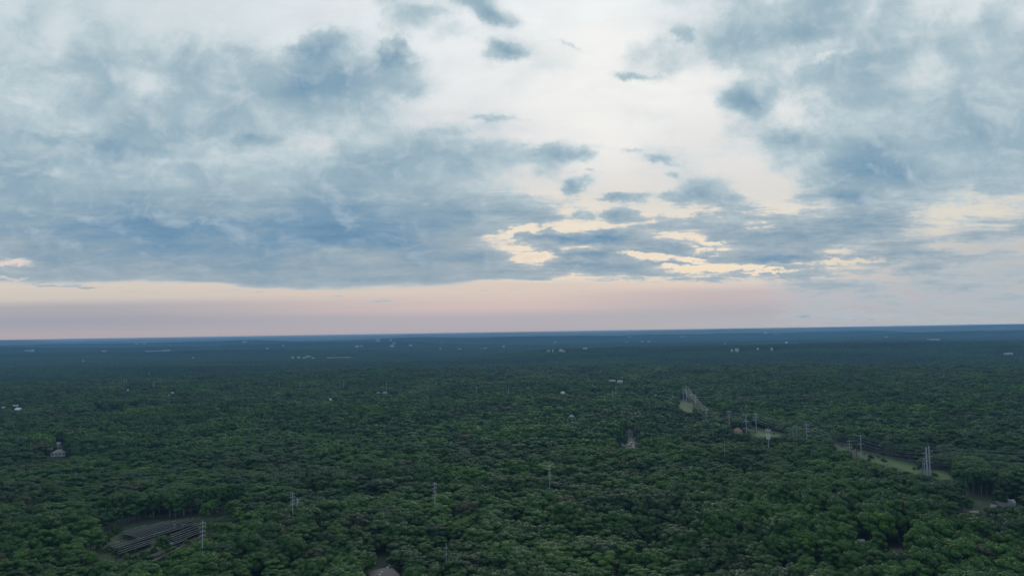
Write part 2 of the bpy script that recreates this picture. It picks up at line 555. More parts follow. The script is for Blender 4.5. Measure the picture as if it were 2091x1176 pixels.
MAT = {}
MAT['leaf'] = foliage('tree_foliage')
MAT['leaf_far'] = foliage('distant_foliage', True)
MAT['bark'] = surface('bark', (0.15, 0.13, 0.115), 0.9, 0.4, 1.5)
MAT['bark_pale'] = surface('pale_bark', (0.34, 0.32, 0.29), 0.9, 0.3, 1.5)
MAT['litter'] = surface('forest_floor', (0.035, 0.040, 0.022), 0.95, 0.5, 0.2)
MAT['steel'] = surface('galvanised_steel', (0.36, 0.40, 0.44), 0.55, 0.12, 0.5, 0.1)
MAT['cable'] = surface('cable', (0.17, 0.19, 0.20), 0.6, 0.1, 1.0, 0.3)
MAT['insul'] = surface('insulator', (0.40, 0.45, 0.48), 0.5, 0.1)
MAT['white'] = surface('white_paint', (0.66, 0.68, 0.68), 0.6, 0.08)
MAT['dull_white'] = surface('weathered_white', (0.50, 0.53, 0.54), 0.7, 0.1)
MAT['cream'] = surface('cream_siding', (0.55, 0.52, 0.45), 0.7, 0.1)
MAT['greywall'] = surface('grey_siding', (0.36, 0.39, 0.40), 0.7, 0.1)
MAT['brownroof'] = surface('brown_shingles', (0.20, 0.165, 0.15), 0.9, 0.25, 2.5)
MAT['greyroof'] = surface('grey_shingles', (0.12, 0.13, 0.135), 0.9, 0.25, 2.5)
MAT['tanroof'] = surface('tan_shingles', (0.30, 0.27, 0.23), 0.9, 0.25, 2.5)
MAT['redroof'] = surface('red_tiles', (0.36, 0.17, 0.13), 0.9, 0.25, 2.5)
MAT['paleroof'] = surface('pale_roofing', (0.33, 0.36, 0.39), 0.8, 0.1, 0.5)
MAT['glass'] = surface('window_glass', (0.03, 0.04, 0.05), 0.15, 0.1, 1.0, 0.0, 0.5)
MAT['asphalt'] = surface('asphalt', (0.095, 0.095, 0.10), 0.9, 0.2, 0.3)
MAT['dirt'] = surface('dirt', (0.16, 0.13, 0.095), 0.95, 0.35, 0.15)
MAT['gravel'] = surface('gravel', (0.30, 0.29, 0.26), 0.95, 0.25, 0.3)
MAT['panel'] = surface('solar_cells', (0.012, 0.015, 0.022), 0.35, 0.2, 0.6, 0.0, 0.5)
MAT['alu'] = surface('aluminium', (0.40, 0.42, 0.42), 0.4, 0.05, 1.0, 0.5)
MAT['tyre'] = surface('tyre_rubber', (0.02, 0.02, 0.02), 0.9, 0.1)

def grass_mat(name, c0, c1):
    m, N, b = new_mat(name)
    g = N.node('ShaderNodeNewGeometry')
    n1 = N.noise(g.outputs['Position'], 0.05, 4.0, 0.6)
    n2 = N.noise(g.outputs['Position'], 0.9, 4.0, 0.7)
    c = N.mix(N.rng(n1, 0.35, 0.65), c0, c1)
    c = N.mix(1.0, c, N.ramp(n2, [(0.3, (0.6, 0.6, 0.6)), (0.7, (1.35, 1.35, 1.25))]), 'MULTIPLY')
    N.link(c, b.inputs['Base Color'])
    b.inputs['Roughness'].default_value = 0.9
    return m
MAT['grass'] = grass_mat('meadow_grass', (0.034, 0.082, 0.014), (0.056, 0.112, 0.018))
MAT['scrub'] = grass_mat('rough_grass', (0.016, 0.036, 0.012), (0.034, 0.054, 0.016))

# ------------------------------------------------------------------ terrain
def sstep(x, a, b):
    t = np.clip((np.asarray(x, float) - a) / (b - a), 0, 1)
    return t * t * (3 - 2 * t)

_pg = np.random.default_rng(5).random((256, 256))
def vnoise(x, y):
    x, y = np.asarray(x, float), np.asarray(y, float)
    xi, yi = np.floor(x).astype(int), np.floor(y).astype(int)
    fx, fy = x - xi, y - yi
    fx, fy = fx * fx * (3 - 2 * fx), fy * fy * (3 - 2 * fy)
    g = lambda a, b: _pg[a % 256, b % 256]
    return (g(xi, yi) * (1 - fx) + g(xi + 1, yi) * fx) * (1 - fy) + (g(xi, yi + 1) * (1 - fx) + g(xi + 1, yi + 1) * fx) * fy
def fbm(x, y, o=3):
    s, a, t = 0, 1.0, 0
    for i in range(o):
        s = s + a * vnoise(x * 2 ** i + 17 * i, y * 2 ** i + 31 * i); t += a; a *= 0.5
    return s / t

def H(x, y):
    x, y = np.asarray(x, float), np.asarray(y, float)
    r = np.hypot(x, y)
    s = x / np.maximum(y, 500.0)
    h = sstep(r, 1350, 2000) * (fbm(x / 700 + 3, y / 420 + 9) - 0.45) * 14
    h = h - 32 * sstep(r, 2250, 2900)
    h = h + 16 * np.exp(-((y - 3150 - 0.1 * x) / 330.0) ** 2) * sstep(fbm(x / 1500 + 2, y * 0 + 5, 2), 0.3, 0.7)
    h = h + (38 + 12 * sstep(s, 0.2, 0.7)) * np.exp(-((y - 4300 + 0.12 * x + 260 * (vnoise(x / 900, 0 * y) - .5)) / 520.0) ** 2) * sstep(s, -0.06, 0.07)
    h = h + 8 * sstep(r, 4300, 6500)
    h = h + sstep(r, 2700, 3600) * (fbm(x / 1500 + 6.3, y / 520 + 2.1) - 0.5) * 30
    h = h + sstep(r, 3500, 7000) * (fbm(x / 2600 + 1.3, y / 900 + 4.1) - 0.5) * 40 * (1 - sstep(r, 9000, 12000))
    for (y0, sig, amp, sa, sb, k) in ((5650, 300, 30, -0.10, -0.22, 1), (7300, 380, 48, 0.05, -0.15, 2), (8700, 500, 76, 0.38, 0.56, 3),
                                      (10100, 480, 66, 0.30, 0.10, 4), (11200, 600, 60, 0.05, 0.2, 5), (13300, 650, 84, 0.45, 0.2, 6), (13900, 700, 88, 0.1, 0.3, 7)):
        wob = 700 * (vnoise(x / 1900 + 13 * k, 0 * y + k) - .5)
        h = h + amp * (0.66 + 0.5 * vnoise(x / 1300 + 7 * k, 0 * y + 2 * k)) * np.exp(-((y - y0 - wob) / sig) ** 2) * sstep(s, sa, sb) if sa < sb else \
            h + amp * (0.66 + 0.5 * vnoise(x / 1300 + 7 * k, 0 * y + 2 * k)) * np.exp(-((y - y0 - wob) / sig) ** 2) * (1 - sstep(s, sb, sa))
    h = h + sstep(r, 14600, 18500) * (76 + 22 * sstep(s, -0.35, 0.60) + 44 * (fbm(x / 1700 + 9, y / 2500 + 5, 4) - 0.5)) + sstep(r, 9500, 15000) * (fbm(x / 2600 + 7, y / 1500 + 2, 4) - 0.5) * 30
    h = np.minimum(h, 104 + 0.08 * (h - 104))
    return h

def polar_mesh():
    rs = [0.0, 60.]
    while rs[-1] < 26000: rs.append(rs[-1] + max(30.0, rs[-1] * 0.022))
    na = 360
    V, F = [], []
    front = np.linspace(R(-58), R(58), 300)
    back = np.linspace(R(58), R(302), 60)[1:-1]
    ang = np.concatenate([front, back])
    na = len(ang)
    rs = np.array(rs[1:])
    A, RR = np.meshgrid(ang, rs)
    X, Y = RR * np.sin(A), RR * np.cos(A)
    Z = H(X, Y) + 15.0 * sstep(RR, 12200, 13000) + sstep(RR, 12200, 13000) * (np.random.default_rng(3).random(X.shape) - 0.5) * 8
    V = np.stack([X.ravel(), Y.ravel(), Z.ravel()], 1)
    V = np.vstack([V, [[0, 0, 0]]])
    i, j = np.meshgrid(np.arange(len(rs) - 1), np.arange(na), indexing='ij')
    j2 = (j + 1) % na
    Fq = np.stack([(i * na + j).ravel(), (i * na + j2).ravel(), ((i + 1) * na + j2).ravel(), ((i + 1) * na + j).ravel()], 1)
    return V, Fq[:, ::-1]

MAT_GROUND, N, b = new_mat('ground')
g = N.node('ShaderNodeNewGeometry')
dist = N.vmath('LENGTH', N.vmath('MULTIPLY', g.outputs['Position'], (1, 1, 0)))
stand = N.noise(g.outputs['Position'], 1 / 380.0, 5.0, 0.6)
cf = N.ramp(stand, [(0.3, (0.024, 0.056, 0.034)), (0.5, (0.036, 0.082, 0.040)), (0.7, (0.052, 0.110, 0.042))])
fl = N.noise(g.outputs['Position'], 0.25, 4.0, 0.6)
cn = N.mix(fl, (0.018, 0.026, 0.015), (0.045, 0.052, 0.028))
N.link(N.mix(N.rng(dist, 11000, 12500), cn, cf), b.inputs['Base Color'])
b.inputs['Roughness'].default_value = 0.95
V, Fq = polar_mesh()
ground_o = place('ground', np_mesh('ground', V, Fq, MAT_GROUND))
tag(ground_o, kind='structure')
ground_o.data.polygons.foreach_set('use_smooth', [True] * len(ground_o.data.polygons))

# ------------------------------------------------------------------ clearings
def gpoly(px):
    return np.array([ground(u, v, 0)[:2] for u, v in px])

def in_poly(x, y, poly):
    ins = np.zeros(x.shape, bool)
    n = len(poly)
    for i in range(n):
        x0, y0 = poly[i]; x1, y1 = poly[(i + 1) % n]
        c = ((y0 > y) != (y1 > y)) & (x < (x1 - x0) * (y - y0) / (y1 - y0 + 1e-12) + x0)
        ins ^= c
    return ins

def sheet(name, poly, z, mat, kind='structure'):
    me = bpy.data.meshes.new(name)
    me.from_pydata([(p[0], p[1], z) for p in poly], [], [tuple(range(len(poly)))])
    me.materials.append(mat)
    o = place(name, me)
    tag(o, kind=kind)
    return o

def ribbon(pts, w):
    """flat polygon of width w round a polyline of ground points"""
    L, Rr = [], []
    for k, p in enumerate(pts):
        a = np.array(pts[max(k - 1, 0)]); b_ = np.array(pts[min(k + 1, len(pts) - 1)])
        d = (b_ - a) / np.linalg.norm(b_ - a)
        n = np.array((-d[1], d[0])) * w / 2
        L.append(np.array(p) + n); Rr.append(np.array(p) - n)
    return np.array(L + Rr[::-1])

CLEAR = []          # ground polygons without trees
KEEP = []           # things that must stay in sight: (u0, u1, v_bottom, distance)

SOLAR_PX = [(188, 1128), (186, 1104), (236, 1078), (262, 1069), (350, 1060), (430, 1053), (486, 1048), (470, 1060), (440, 1072), (405, 1092), (360, 1120), (318, 1146), (280, 1152), (236, 1146)]
solar_poly = gpoly(SOLAR_PX)
CLEAR.append(solar_poly)
for (u0, u1, vb) in [(192, 215, 1126), (215, 240, 1138), (240, 262, 1142), (262, 290, 1138), (290, 312, 1143), (312, 340, 1133), (340, 365, 1118), (365, 395, 1102), (395, 420, 1094), (420, 450, 1066), (450, 470, 1058)]:
    KEEP.append((u0, u1, vb, ground((u0 + u1) / 2, vb, 0)[1]))
corridor_c = [ground(u, v, 0)[:2] for (u, v) in [(2300, 990), (1935, 972), (1862, 950), (1790, 930), (1712, 906), (1640, 892), (1560, 884), (1480, 858), (1408, 832), (1396, 815)]]
CLEAR.append(ribbon(corridor_c, 20))
MEADOWS = [[(1524, 877), (1560, 877), (1592, 881), (1600, 886), (1584, 892), (1546, 893), (1530, 885)],
           [(1748, 922), (1775, 927), (1812, 934), (1850, 944), (1876, 956), (1884, 964), (1872, 968), (1850, 962), (1836, 956), (1812, 950), (1782, 944), (1756, 934)],
           [(1900, 962), (1925, 960), (1940, 966), (1938, 979), (1916, 980), (1902, 971)],
           [(1384, 816), (1402, 815), (1414, 821), (1414, 842), (1406, 842), (1384, 832)],
           [(1704, 907), (1722, 912), (1732, 919), (1712, 920)],
           [(198, 834), (212, 833), (212, 841), (198, 841)],
           [(228, 836), (244, 834), (245, 840), (229, 842)]]
for mp in MEADOWS:
    CLEAR.append(gpoly(mp))
    us = [p[0] for p in mp]
    for k in range(6):
        a = min(us) + (max(us) - min(us)) * k / 6; b_ = min(us) + (max(us) - min(us)) * (k + 1) / 6
        m_ = (a + b_) / 2
        vs = []
        for i in range(len(mp)):
            (ua, va), (ub, vb) = mp[i], mp[(i + 1) % len(mp)]
            if (ua - m_) * (ub - m_) <= 0 and ua != ub:
                vs.append(va + (vb - va) * (m_ - ua) / (ub - ua))
        if vs: KEEP.append((a + 1, b_ - 1, max(vs), ground(m_, max(vs), 0)[1]))
LAWN = [(1966, 1018), (1980, 1013), (2008, 1013), (2034, 1022), (2068, 1024), (2091, 1028), (2091, 1040), (2040, 1040), (2010, 1040), (1996, 1050), (1968, 1050)]
CLEAR.append(gpoly(LAWN))
KEEP += [(1968, 2002, 1048, ground(1985, 1048)[1]), (2002, 2020, 1036, ground(2010, 1036)[1]), (2020, 2072, 1033, ground(2040, 1033)[1])]
STREET = [(1278, 889), (1292, 889), (1296, 900), (1296, 914), (1284, 915), (1268, 910), (1270, 903), (1282, 900)]
CLEAR.append(gpoly(STREET)); KEEP += [(1270, 1296, 914, ground(1283, 914)[1])]
DIRT = [(1816, 1118), (1842, 1119), (1846, 1127), (1820, 1128)]
CLEAR.append(gpoly(DIRT)); KEEP += [(1820, 1842, 1126, ground(1830, 1126)[1])]
PIT = [(758, 1128), (800, 1126), (812, 1150), (806, 1185), (760, 1185), (752, 1160)]
CLEAR.append(gpoly(PIT)); KEEP += [(766, 799, 1180, ground(785, 1180)[1])]
H2P = [(108, 912), (142, 912), (146, 940), (134, 946), (112, 944)]
CLEAR.append(gpoly(H2P)); KEEP += [(110, 138, 938, ground(122, 938)[1])]

# ------------------------------------------------------------------ crowns and trunks
def crown_arrays(seed, rad, z0, z1, nleaf, size, lobes, jitter=0.27, flat=1.0):
    """leaf-clump quads over many small lobes spread through a dome, round an opaque inner mass"""
    g = np.random.default_rng(seed)
    hh = z1 - z0
    L = []
    for k in range(lobes):
        ph = 2 * math.pi * (k * 0.618 + g.random() * 0.25)
        e = (k + 0.5) / lobes                       # 0 low .. 1 top
        zz = 0.12 + 0.80 * e ** 0.8
        ring = math.sqrt(max(0.0, 1 - (zz * 0.98) ** 2.2))
        rr = ring * rad * g.uniform(0.55, 0.92)
        lr = rad * g.uniform(0.26, 0.42)
        L.append((rr * math.cos(ph), rr * math.sin(ph), z0 + hh * zz - lr * 0.35 + g.uniform(-.4, .4), lr))
    L = np.array(L)
    w = L[:, 3] ** 2; w /= w.sum()
    idx = g.choice(lobes, nleaf, p=w)
    d = g.normal(size=(nleaf, 3)); d[:, 2] += 0.35
    d /= np.linalg.norm(d, axis=1)[:, None]
    shell = g.uniform(0.86, 1.07, nleaf)[:, None]
    P = L[idx, :3] + d * L[idx, 3][:, None] * shell * np.array((1, 1, 0.85 * flat))
    nrm = d + g.normal(size=(nleaf, 3)) * jitter
    nrm /= np.linalg.norm(nrm, axis=1)[:, None]
    a = np.cross(nrm, g.normal(size=(nleaf, 3))); a /= np.linalg.norm(a, axis=1)[:, None]
    b_ = np.cross(nrm, a)
    s = (size * g.uniform(0.6, 1.3, nleaf))[:, None]
    a, b_ = a * s, b_ * s * g.uniform(0.6, 1.0, nleaf)[:, None]
    V = np.stack([P - a - b_, P + a - b_ * 0.7, P + a * 0.8 + b_, P - a * 0.9 + b_ * 0.8], 1).reshape(-1, 3)
    F = np.arange(len(V)).reshape(-1, 4)
    # inner mass: small octa-spheres inside each lobe, so light does not pass straight through
    vs, fs = [V], [F]
    off = len(V)
    for (x, y, z, r) in L:
        n = 6
        r *= 0.80
        ring = []
        for zz in (-0.7, 0.0, 0.7):
            q = math.sqrt(1 - zz * zz)
            for i in range(n):
                t = 2 * math.pi * i / n
                ring.append((x + r * q * math.cos(t), y + r * q * math.sin(t), z + r * zz * 0.85))
        ring = np.array(ring)
        f = []
        for k in range(2):
            for i in range(n):
                j = (i + 1) % n
                f.append((k * n + i, k * n + j, (k + 1) * n + j, (k + 1) * n + i))
        f.append((12, 13, 14, 15)); f.append((12, 15, 16, 17))
        vs.append(ring); fs.append(np.array(f) + off); off += len(ring)
    return np.vstack(vs), np.vstack(fs)

def trunk_arrays(seed, h, r, top, pale=False):
    g = np.random.default_rng(seed)
    m = MB()
    lean = g.normal(size=2) * 0.35
    pts = [(0, 0, -0.5), (lean[0] * .2, lean[1] * .2, h * .35), (lean[0] * .7, lean[1] * .7, h * .65), (lean[0], lean[1], top)]
    m.path(pts, [r * 1.15, r * .9, r * .7, r * .35], 6)
    for k in range(4):
        t = g.uniform(.42, .8)
        b0 = Vector((lean[0] * t, lean[1] * t, h * t)); an = g.uniform(0, 6.28)
        b1 = b0 + Vector((math.cos(an) * h * .16, math.sin(an) * h * .16, h * .14))
        m.path([b0, (b0 + b1) / 2 + Vector((0, 0, -.15)), b1], [r * .45, r * .3, r * .15], 4)
    return np.array(m.v, float), np.array(m.f)

# (radius, crown base, top, lobes, name of shape)
SHAPES = [(5.6, 5.5, 16.0, 26, 'broad'), (4.6, 5.0, 16.5, 22, 'rounded'), (6.3, 6.0, 15.5, 30, 'wide spreading'),
          (4.0, 4.5, 17.0, 20, 'narrow'), (5.2, 5.5, 15.5, 24, 'domed'), (5.8, 6.0, 17.0, 28, 'lumpy'), (4.9, 4.0, 14.5, 18, 'loose')]
NEAR, MID = [], []
def tree_meshes(seed, shp, nleaf, size, nm):
    rad, z0, z1, lobes, _ = shp
    cv, cf_ = crown_arrays(seed, rad, z0, z1, nleaf, size, lobes)
    tv, tf = trunk_arrays(seed, z1, 0.28, z1 * .8)
    cm = np_mesh(nm + '_crown', cv, cf_, MAT['leaf'])
    tm = np_mesh(nm + '_trunk', tv, tf, MAT['bark'])
    V = np.vstack([cv, tv]); F = np.vstack([cf_, tf + len(cv)])
    jm = np_mesh(nm, V, F, MAT['leaf'])
    jm.materials.append(MAT['bark'])
    mi = np.zeros(len(F), np.int32); mi[len(cf_):] = 1
    jm.polygons.foreach_set('material_index', mi)
    return cm, tm, bpy.data.objects.new(nm, jm)
for i, s_ in enumerate(SHAPES):
    NEAR.append(tree_meshes(100 + i, s_, 3600, 0.30, 'broadleaf'))
for i, s_ in enumerate(SHAPES):
    MID.append(tree_meshes(200 + i, s_, 800, 0.62, 'broadleaf_mid'))
# tall edge trees: bare trunk below, crown high up
EDGE = []
for i in range(4):
    rad = 3.6 + .5 * i
    cv, cf_ = crown_arrays(300 + i, rad, 10.0, 17.0 + .5 * i, 2400, 0.32, 18)
    tv, tf = trunk_arrays(300 + i, 16.0, 0.24 + .03 * i, 14.0)
    EDGE.append((np_mesh('edge_crown', cv, cf_, MAT['leaf']), np_mesh('edge_trunk', tv, tf, MAT['bark_pale' if i % 2 else 'bark'])))

# ------------------------------------------------------------------ tree positions
SP = 10.5
def scatter():
    ny = int(2600 / (SP * .9))
    X, Y, row = [], [], []
    for k in range(ny):
        y = 250 + k * SP * 0.9
        half_w = y * 0.98 + 60
        n = int(2 * half_w / SP)
        xs = (np.arange(n) - n / 2 + (k % 2) * .5) * SP
        X.append(xs); Y.append(np.full(n, y)); row.append(np.full(n, k))
    X, Y, row = np.concatenate(X), np.concatenate(Y), np.concatenate(row)
    X = X + rng.uniform(-.36, .36, len(X)) * SP
    Y = Y + rng.uniform(-.36, .36, len(X)) * SP
    return X, Y, row
X, Y, ROW = scatter()
keep = np.hypot(X, Y) < 2600
for poly in CLEAR:
    keep &= ~in_poly(X, Y, poly)
# natural gaps
gap = fbm(X / 30 + 40, Y / 30 + 11, 2)
keep &= ~((gap > 0.84) & (rng.random(len(X)) < 0.8))
keep &= rng.random(len(X)) > 0.01
X, Y, ROW = X[keep], Y[keep], ROW[keep]
# how tall: stands of taller and lower forest
stand_h = fbm(X / 60 + 5, Y / 60 + 8, 3)
big = fbm(X / 210 + 1, Y / 210 + 4, 2)
SZ = 0.87 + 0.72 * (stand_h - 0.5) + 0.85 * (big - 0.5) + rng.normal(0, 0.07, len(X))
SXY = (0.95 + 0.45 * (stand_h - 0.5)) * np.exp(rng.normal(0, 0.17, len(X)))
SZ = np.clip(SZ + 0.35 * (SXY - 0.95), 0.5, 1.4); SXY = np.clip(SXY, 0.55, 1.6) * 1.31
SHP = rng.integers(0, len(SHAPES), len(X))
ROT = rng.uniform(0, 6.283, len(X))
#STAGE_TREES_KEEP

# ------------------------------------------------------------------ where poles, mast and buildings stand
def top_on_ray(u, v, h):
    """base (x, y, z) of something h tall whose top is seen at (u, v)"""
    z = 0.0
    for _ in range(12):
        p = ground(u, v, z + h)
        z = 0.5 * z + 0.5 * float(H(p[0], p[1]))
    return np.array((p[0], p[1], z))

# u, v of top, v where it meets the trees, height, style, label
POLES = [
 (1896.5, 911, 967, 27.5, 'deadend', 'tallest steel pole of the tight cluster beside the bright grass strip'),
 (1891.0, 914, 961, 27.0, 'deadend', 'second tallest steel pole, just left of the tallest one in the tight cluster'),
 (1887.0, 937, 953, 17.0, 'bracket', 'short steel pole with a bracket arm beside the two tall clustered poles'),
 (1883.5, 940, 952, 16.2, 'plain', 'shortest plain steel pole, leftmost of the tight cluster by the grass strip'),
 (1757.0, 888, 920, 27.5, 'portal', 'steel pole with one wide flat top arm between the long meadow and the shrubs'),
 (1734.0, 897, 920, 23.0, 'triple', 'smaller pole with short arms left of the wide-topped pole near the meadow'),
 (1646.4, 865, 893, 27.5, 'six', 'steel pole with three tiers of double arms, right of the white telecom mast'),
 (1626.5, 872, 886, 23.5, 'plain', 'plain pale pole nearer the three-tier pole, right one of two slim poles'),
 (1619.0, 872, 884, 23.5, 'plain', 'plain slim pole farther from the three-tier pole, left one of two'),
 (1543.0, 843, 878, 27.5, 'six', 'tall steel pole rising from the back edge of the small bright meadow'),
 (1523.0, 846, 876, 27.0, 'portal', 'steel pole standing between the red roof and the small bright meadow'),
 (1488.0, 838, 861, 27.5, 'six', 'pale pole with double arms standing above the trees left of the red roof'),
 (1441.5, 835, 853, 27.5, 'portal', 'faint wide-armed pole right of the pale clearing, half hidden in haze'),
 (1420.0, 805, 818, 27.5, 'six', 'pole with bright insulators just right of the far pole cluster'),
 (1401.0, 789, 815, 27.5, 'deadend', 'right one of the two tallest poles above the pale distant clearing'),
 (1394.5, 790, 815, 27.5, 'deadend', 'left one of the two tallest poles above the pale distant clearing'),
 (1388.0, 797, 813, 22.0, 'plain', 'shorter grey pole next to the two tall poles at the pale clearing'),
 (1384.0, 800, 813, 20.5, 'plain', 'shortest grey pole, leftmost at the pale distant clearing'),
 (1257.6, 790, 802, 27.5, 'triple', 'farther pole of the pair below the white house in mid distance'),
 (1250.7, 797, 814, 27.5, 'triple', 'nearer pole of the pair below the white house in mid distance'),
 (1146.0, 791, 799, 27.5, 'plain', 'thin pole rising behind the small bright white house'),
 (1038.5, 792, 801, 27.5, 'triple', 'right pole of the faint pair at the middle of the photo'),
 (1034.0, 795, 801, 24.0, 'plain', 'left lower pole of the faint pair at the middle of the photo'),
 (973.0, 788, 801, 27.5, 'triple', 'bright slim pole left of the faint middle pair'),
 (966.0, 792, 800, 25.0, 'plain', 'shorter pole close beside the bright slim pole left of centre'),
 (873.5, 785, 796, 27.5, 'triple', 'lone slim pole between the tan roofs and the centre of the photo'),
 (789.0, 779, 792, 27.5, 'triple', 'tall slim pole standing right above the tan roofs'),
 (782.0, 783, 791, 25.0, 'plain', 'short pole just left of the tall one above the tan roofs'),
 (702.0, 777, 791, 27.5, 'portal', 'pole with a wide crossarm above the small white house'),
 (695.0, 781, 790, 25.0, 'plain', 'short pole left of the wide crossarm pole'),
 (620.6, 779, 787, 27.5, 'plain', 'faint pole, right one of a distant hazy pair'),
 (613.0, 780, 788, 27.5, 'triple', 'faint pole, left one of a distant hazy pair'),
 (569.6, 778, 785, 27.5, 'triple', 'lone faint pole left of the distant hazy pair'),
 (505.5, 774, 785, 27.5, 'plain', 'faint pole right of the pale block among the distant trees'),
 (314.0, 781, 794, 27.5, 'six', 'pale pole with several arms, nearer one below the other'),
 (304.6, 760, 768, 27.5, 'six', 'pale pole with arms standing highest and farthest among the left woods'),
 (256.0, 774, 785, 27.5, 'hframe', 'twin-legged frame pole in the woods far to the left'),
 (414.0, 1062, 1100, 27.5, 'tall', 'nearest steel pole with many short arms beside the solar panels'),
 (597.7, 1003, 1031, 27.5, 'tall', 'steel pole rising from the woods to the right of the solar clearing'),
 (606.6, 1016, 1027, 19.0, 'bracket', 'short pole with a grey box right of the pole beyond the solar clearing'),
 (887.6, 985, 1006, 27.5, 'tall', 'slender pole with short arms alone in the middle of the dark woods'),
 (1121.8, 948, 967, 27.5, 'tall', 'slender pole alone in the woods below and left of the street clearing'),
 (1479.0, 899, 910, 24.0, 'plain', 'small pale pole among trees below the red roof'),
 (911.0, 1108, 1118, 18.5, 'plain', 'thin pale snag-like pole poking from the near woods'),
]
POLE_POS = []
for (u, vt, vb, h, st_, lb) in POLES:
    p = top_on_ray(u, vt, h)
    POLE_POS.append(p)
    half = 6 if h > 26 else 3
    KEEP.append((u - half, u + half, vb, p[1]))
mast_p = ground(1568, 872, 29.0); mast_p[2] = 0
KEEP.append((1563, 1573, 892, mast_p[1]))

# u, v of roof ridge, visible px height, width m, depth m, height m, roof kind, wall, roof, windows, label
HOUSES = [
 (783, 1159, 24, 13, 12, 6.5, 'hip', 'cream', 'brownroof', 2, 'brown hip roof with white skylights in the dark gap at the bottom edge', 'house'),
 (122, 917, 13, 13.5, 9, 7.0, 'hip', 'white', 'tanroof', 4, 'tan-roofed house with white walls alone in the woods far left', 'house'),
 (1283.5, 876, 12, 8.4, 9, 7.2, 'gable', 'paleroof', 'greyroof', 3, 'pale grey house with a row of three windows closing the street gap', 'house'),
 (1506, 873, 11, 8.5, 8, 7.0, 'hip', 'cream', 'redroof', 2, 'house with the red tiled roof near the power poles', 'house'),
 (2047, 1021, 10, 12, 8, 5.2, 'gable', 'white', 'greyroof', 4, 'grey-roofed house with white trim behind the lawn at the right edge', 'house'),
 (2063, 1019, 8, 4, 5, 4.5, 'gable', 'white', 'paleroof', 1, 'small pale shed right of the grey-roofed house by the lawn', 'shed'),
 (1758, 1100, 5, 3.0, 3, 5.0, 'gable', 'white', 'paleroof', 1, 'tiny white roof glimpsed in the dark trees at lower right', 'shed'),
 (120, 902, 6, 5.5, 6, 6.0, 'gable', 'white', 'paleroof', 1, 'small pale roof just behind the tan-roofed house', 'shed'),
 (1266, 776, 6, 12, 9, 8.0, 'gable', 'white', 'paleroof', 3, 'bright white house on the far slope, right of a row of pale roofs', 'house'),
 (1251, 775, 4, 12, 9, 7.5, 'gable', 'greywall', 'paleroof', 2, 'long pale roof immediately left of the bright white house', 'house'),
 (1242, 774, 3, 9, 9, 7.5, 'gable', 'greywall', 'greyroof', 2, 'dim grey roof farthest left of the roofs by the bright white house', 'house'),
 (1149, 799, 5, 7, 8, 8.0, 'gable', 'white', 'white', 2, 'small bright white house in front of the thin pole', 'house'),
 (1166.5, 846, 5, 8.5, 8, 7.5, 'hip', 'white', 'paleroof', 2, 'white house with pale hip roof alone left of the street', 'house'),
 (1117, 848, 3, 6, 7, 7.0, 'hip', 'cream', 'brownroof', 1, 'dull brown roof left of the lone white house', 'house'),
 (38, 832, 5, 9, 8, 8.0, 'gable', 'white', 'white', 2, 'lower bright white house near the left edge of the photo', 'house'),
 (32, 826, 3, 9, 8, 8.0, 'gable', 'white', 'paleroof', 2, 'upper white roof near the left edge of the photo', 'house'),
 (7, 830, 3, 5, 8, 8.0, 'gable', 'white', 'paleroof', 1, 'white roof right at the left edge of the photo', 'house'),
 (271, 828, 5, 9, 8, 7.5, 'gable', 'greywall', 'greyroof', 2, 'dull grey house right of the two small lawns', 'house'),
 (786, 799, 4, 11, 8, 8.0, 'hip', 'cream', 'tanroof', 2, 'right one of the two tan roofs under the tall slim pole', 'house'),
 (772, 799, 4, 7, 8, 8.0, 'hip', 'cream', 'tanroof', 2, 'left one of the two tan roofs under the tall slim pole', 'house'),
 (676.6, 813, 4, 7, 8, 7.5, 'gable', 'white', 'white', 2, 'small white house left of the two tan roofs', 'house'),
 (470, 763, 8, 13, 10, 12.0, 'gable', 'white', 'paleroof', 3, 'pale tall block among the distant trees at left', 'house'),
 (261, 794, 4, 5, 6, 7.5, 'gable', 'white', 'white', 1, 'tiny white house under the twin-legged frame pole', 'house'),
 (352, 800, 3, 5, 6, 7.5, 'gable', 'white', 'white', 1, 'tiny white house right of the nearer armed pole', 'house'),
 (346, 805, 3, 5, 6, 7.5, 'gable', 'greywall', 'paleroof', 1, 'tiny grey roof just below and left of a tiny white house', 'house'),
 (1246, 902, 3, 5, 5, 4.0, 'gable', 'greywall', 'greyroof', 1, 'small grey garage roof left of the street clearing', 'garage'),
]
HOUSES = [h for h in HOUSES if h[0] != 1246]
HOUSE_POS = []
for hs in HOUSES:
    u, v, hp, w = hs[:4]
    p = top_on_ray(u, v, hs[5])
    HOUSE_POS.append(p)
    wpx = w / p[1] * FPX
    KEEP.append((u - wpx / 2, u + wpx / 2, v + hp, p[1] - 2))
    r = w * .62 + 2
    CLEAR.append(np.array([(p[0] + r * math.cos(a), p[1] + r * math.sin(a)) for a in np.linspace(0, 6.28, 10)[:-1]]))

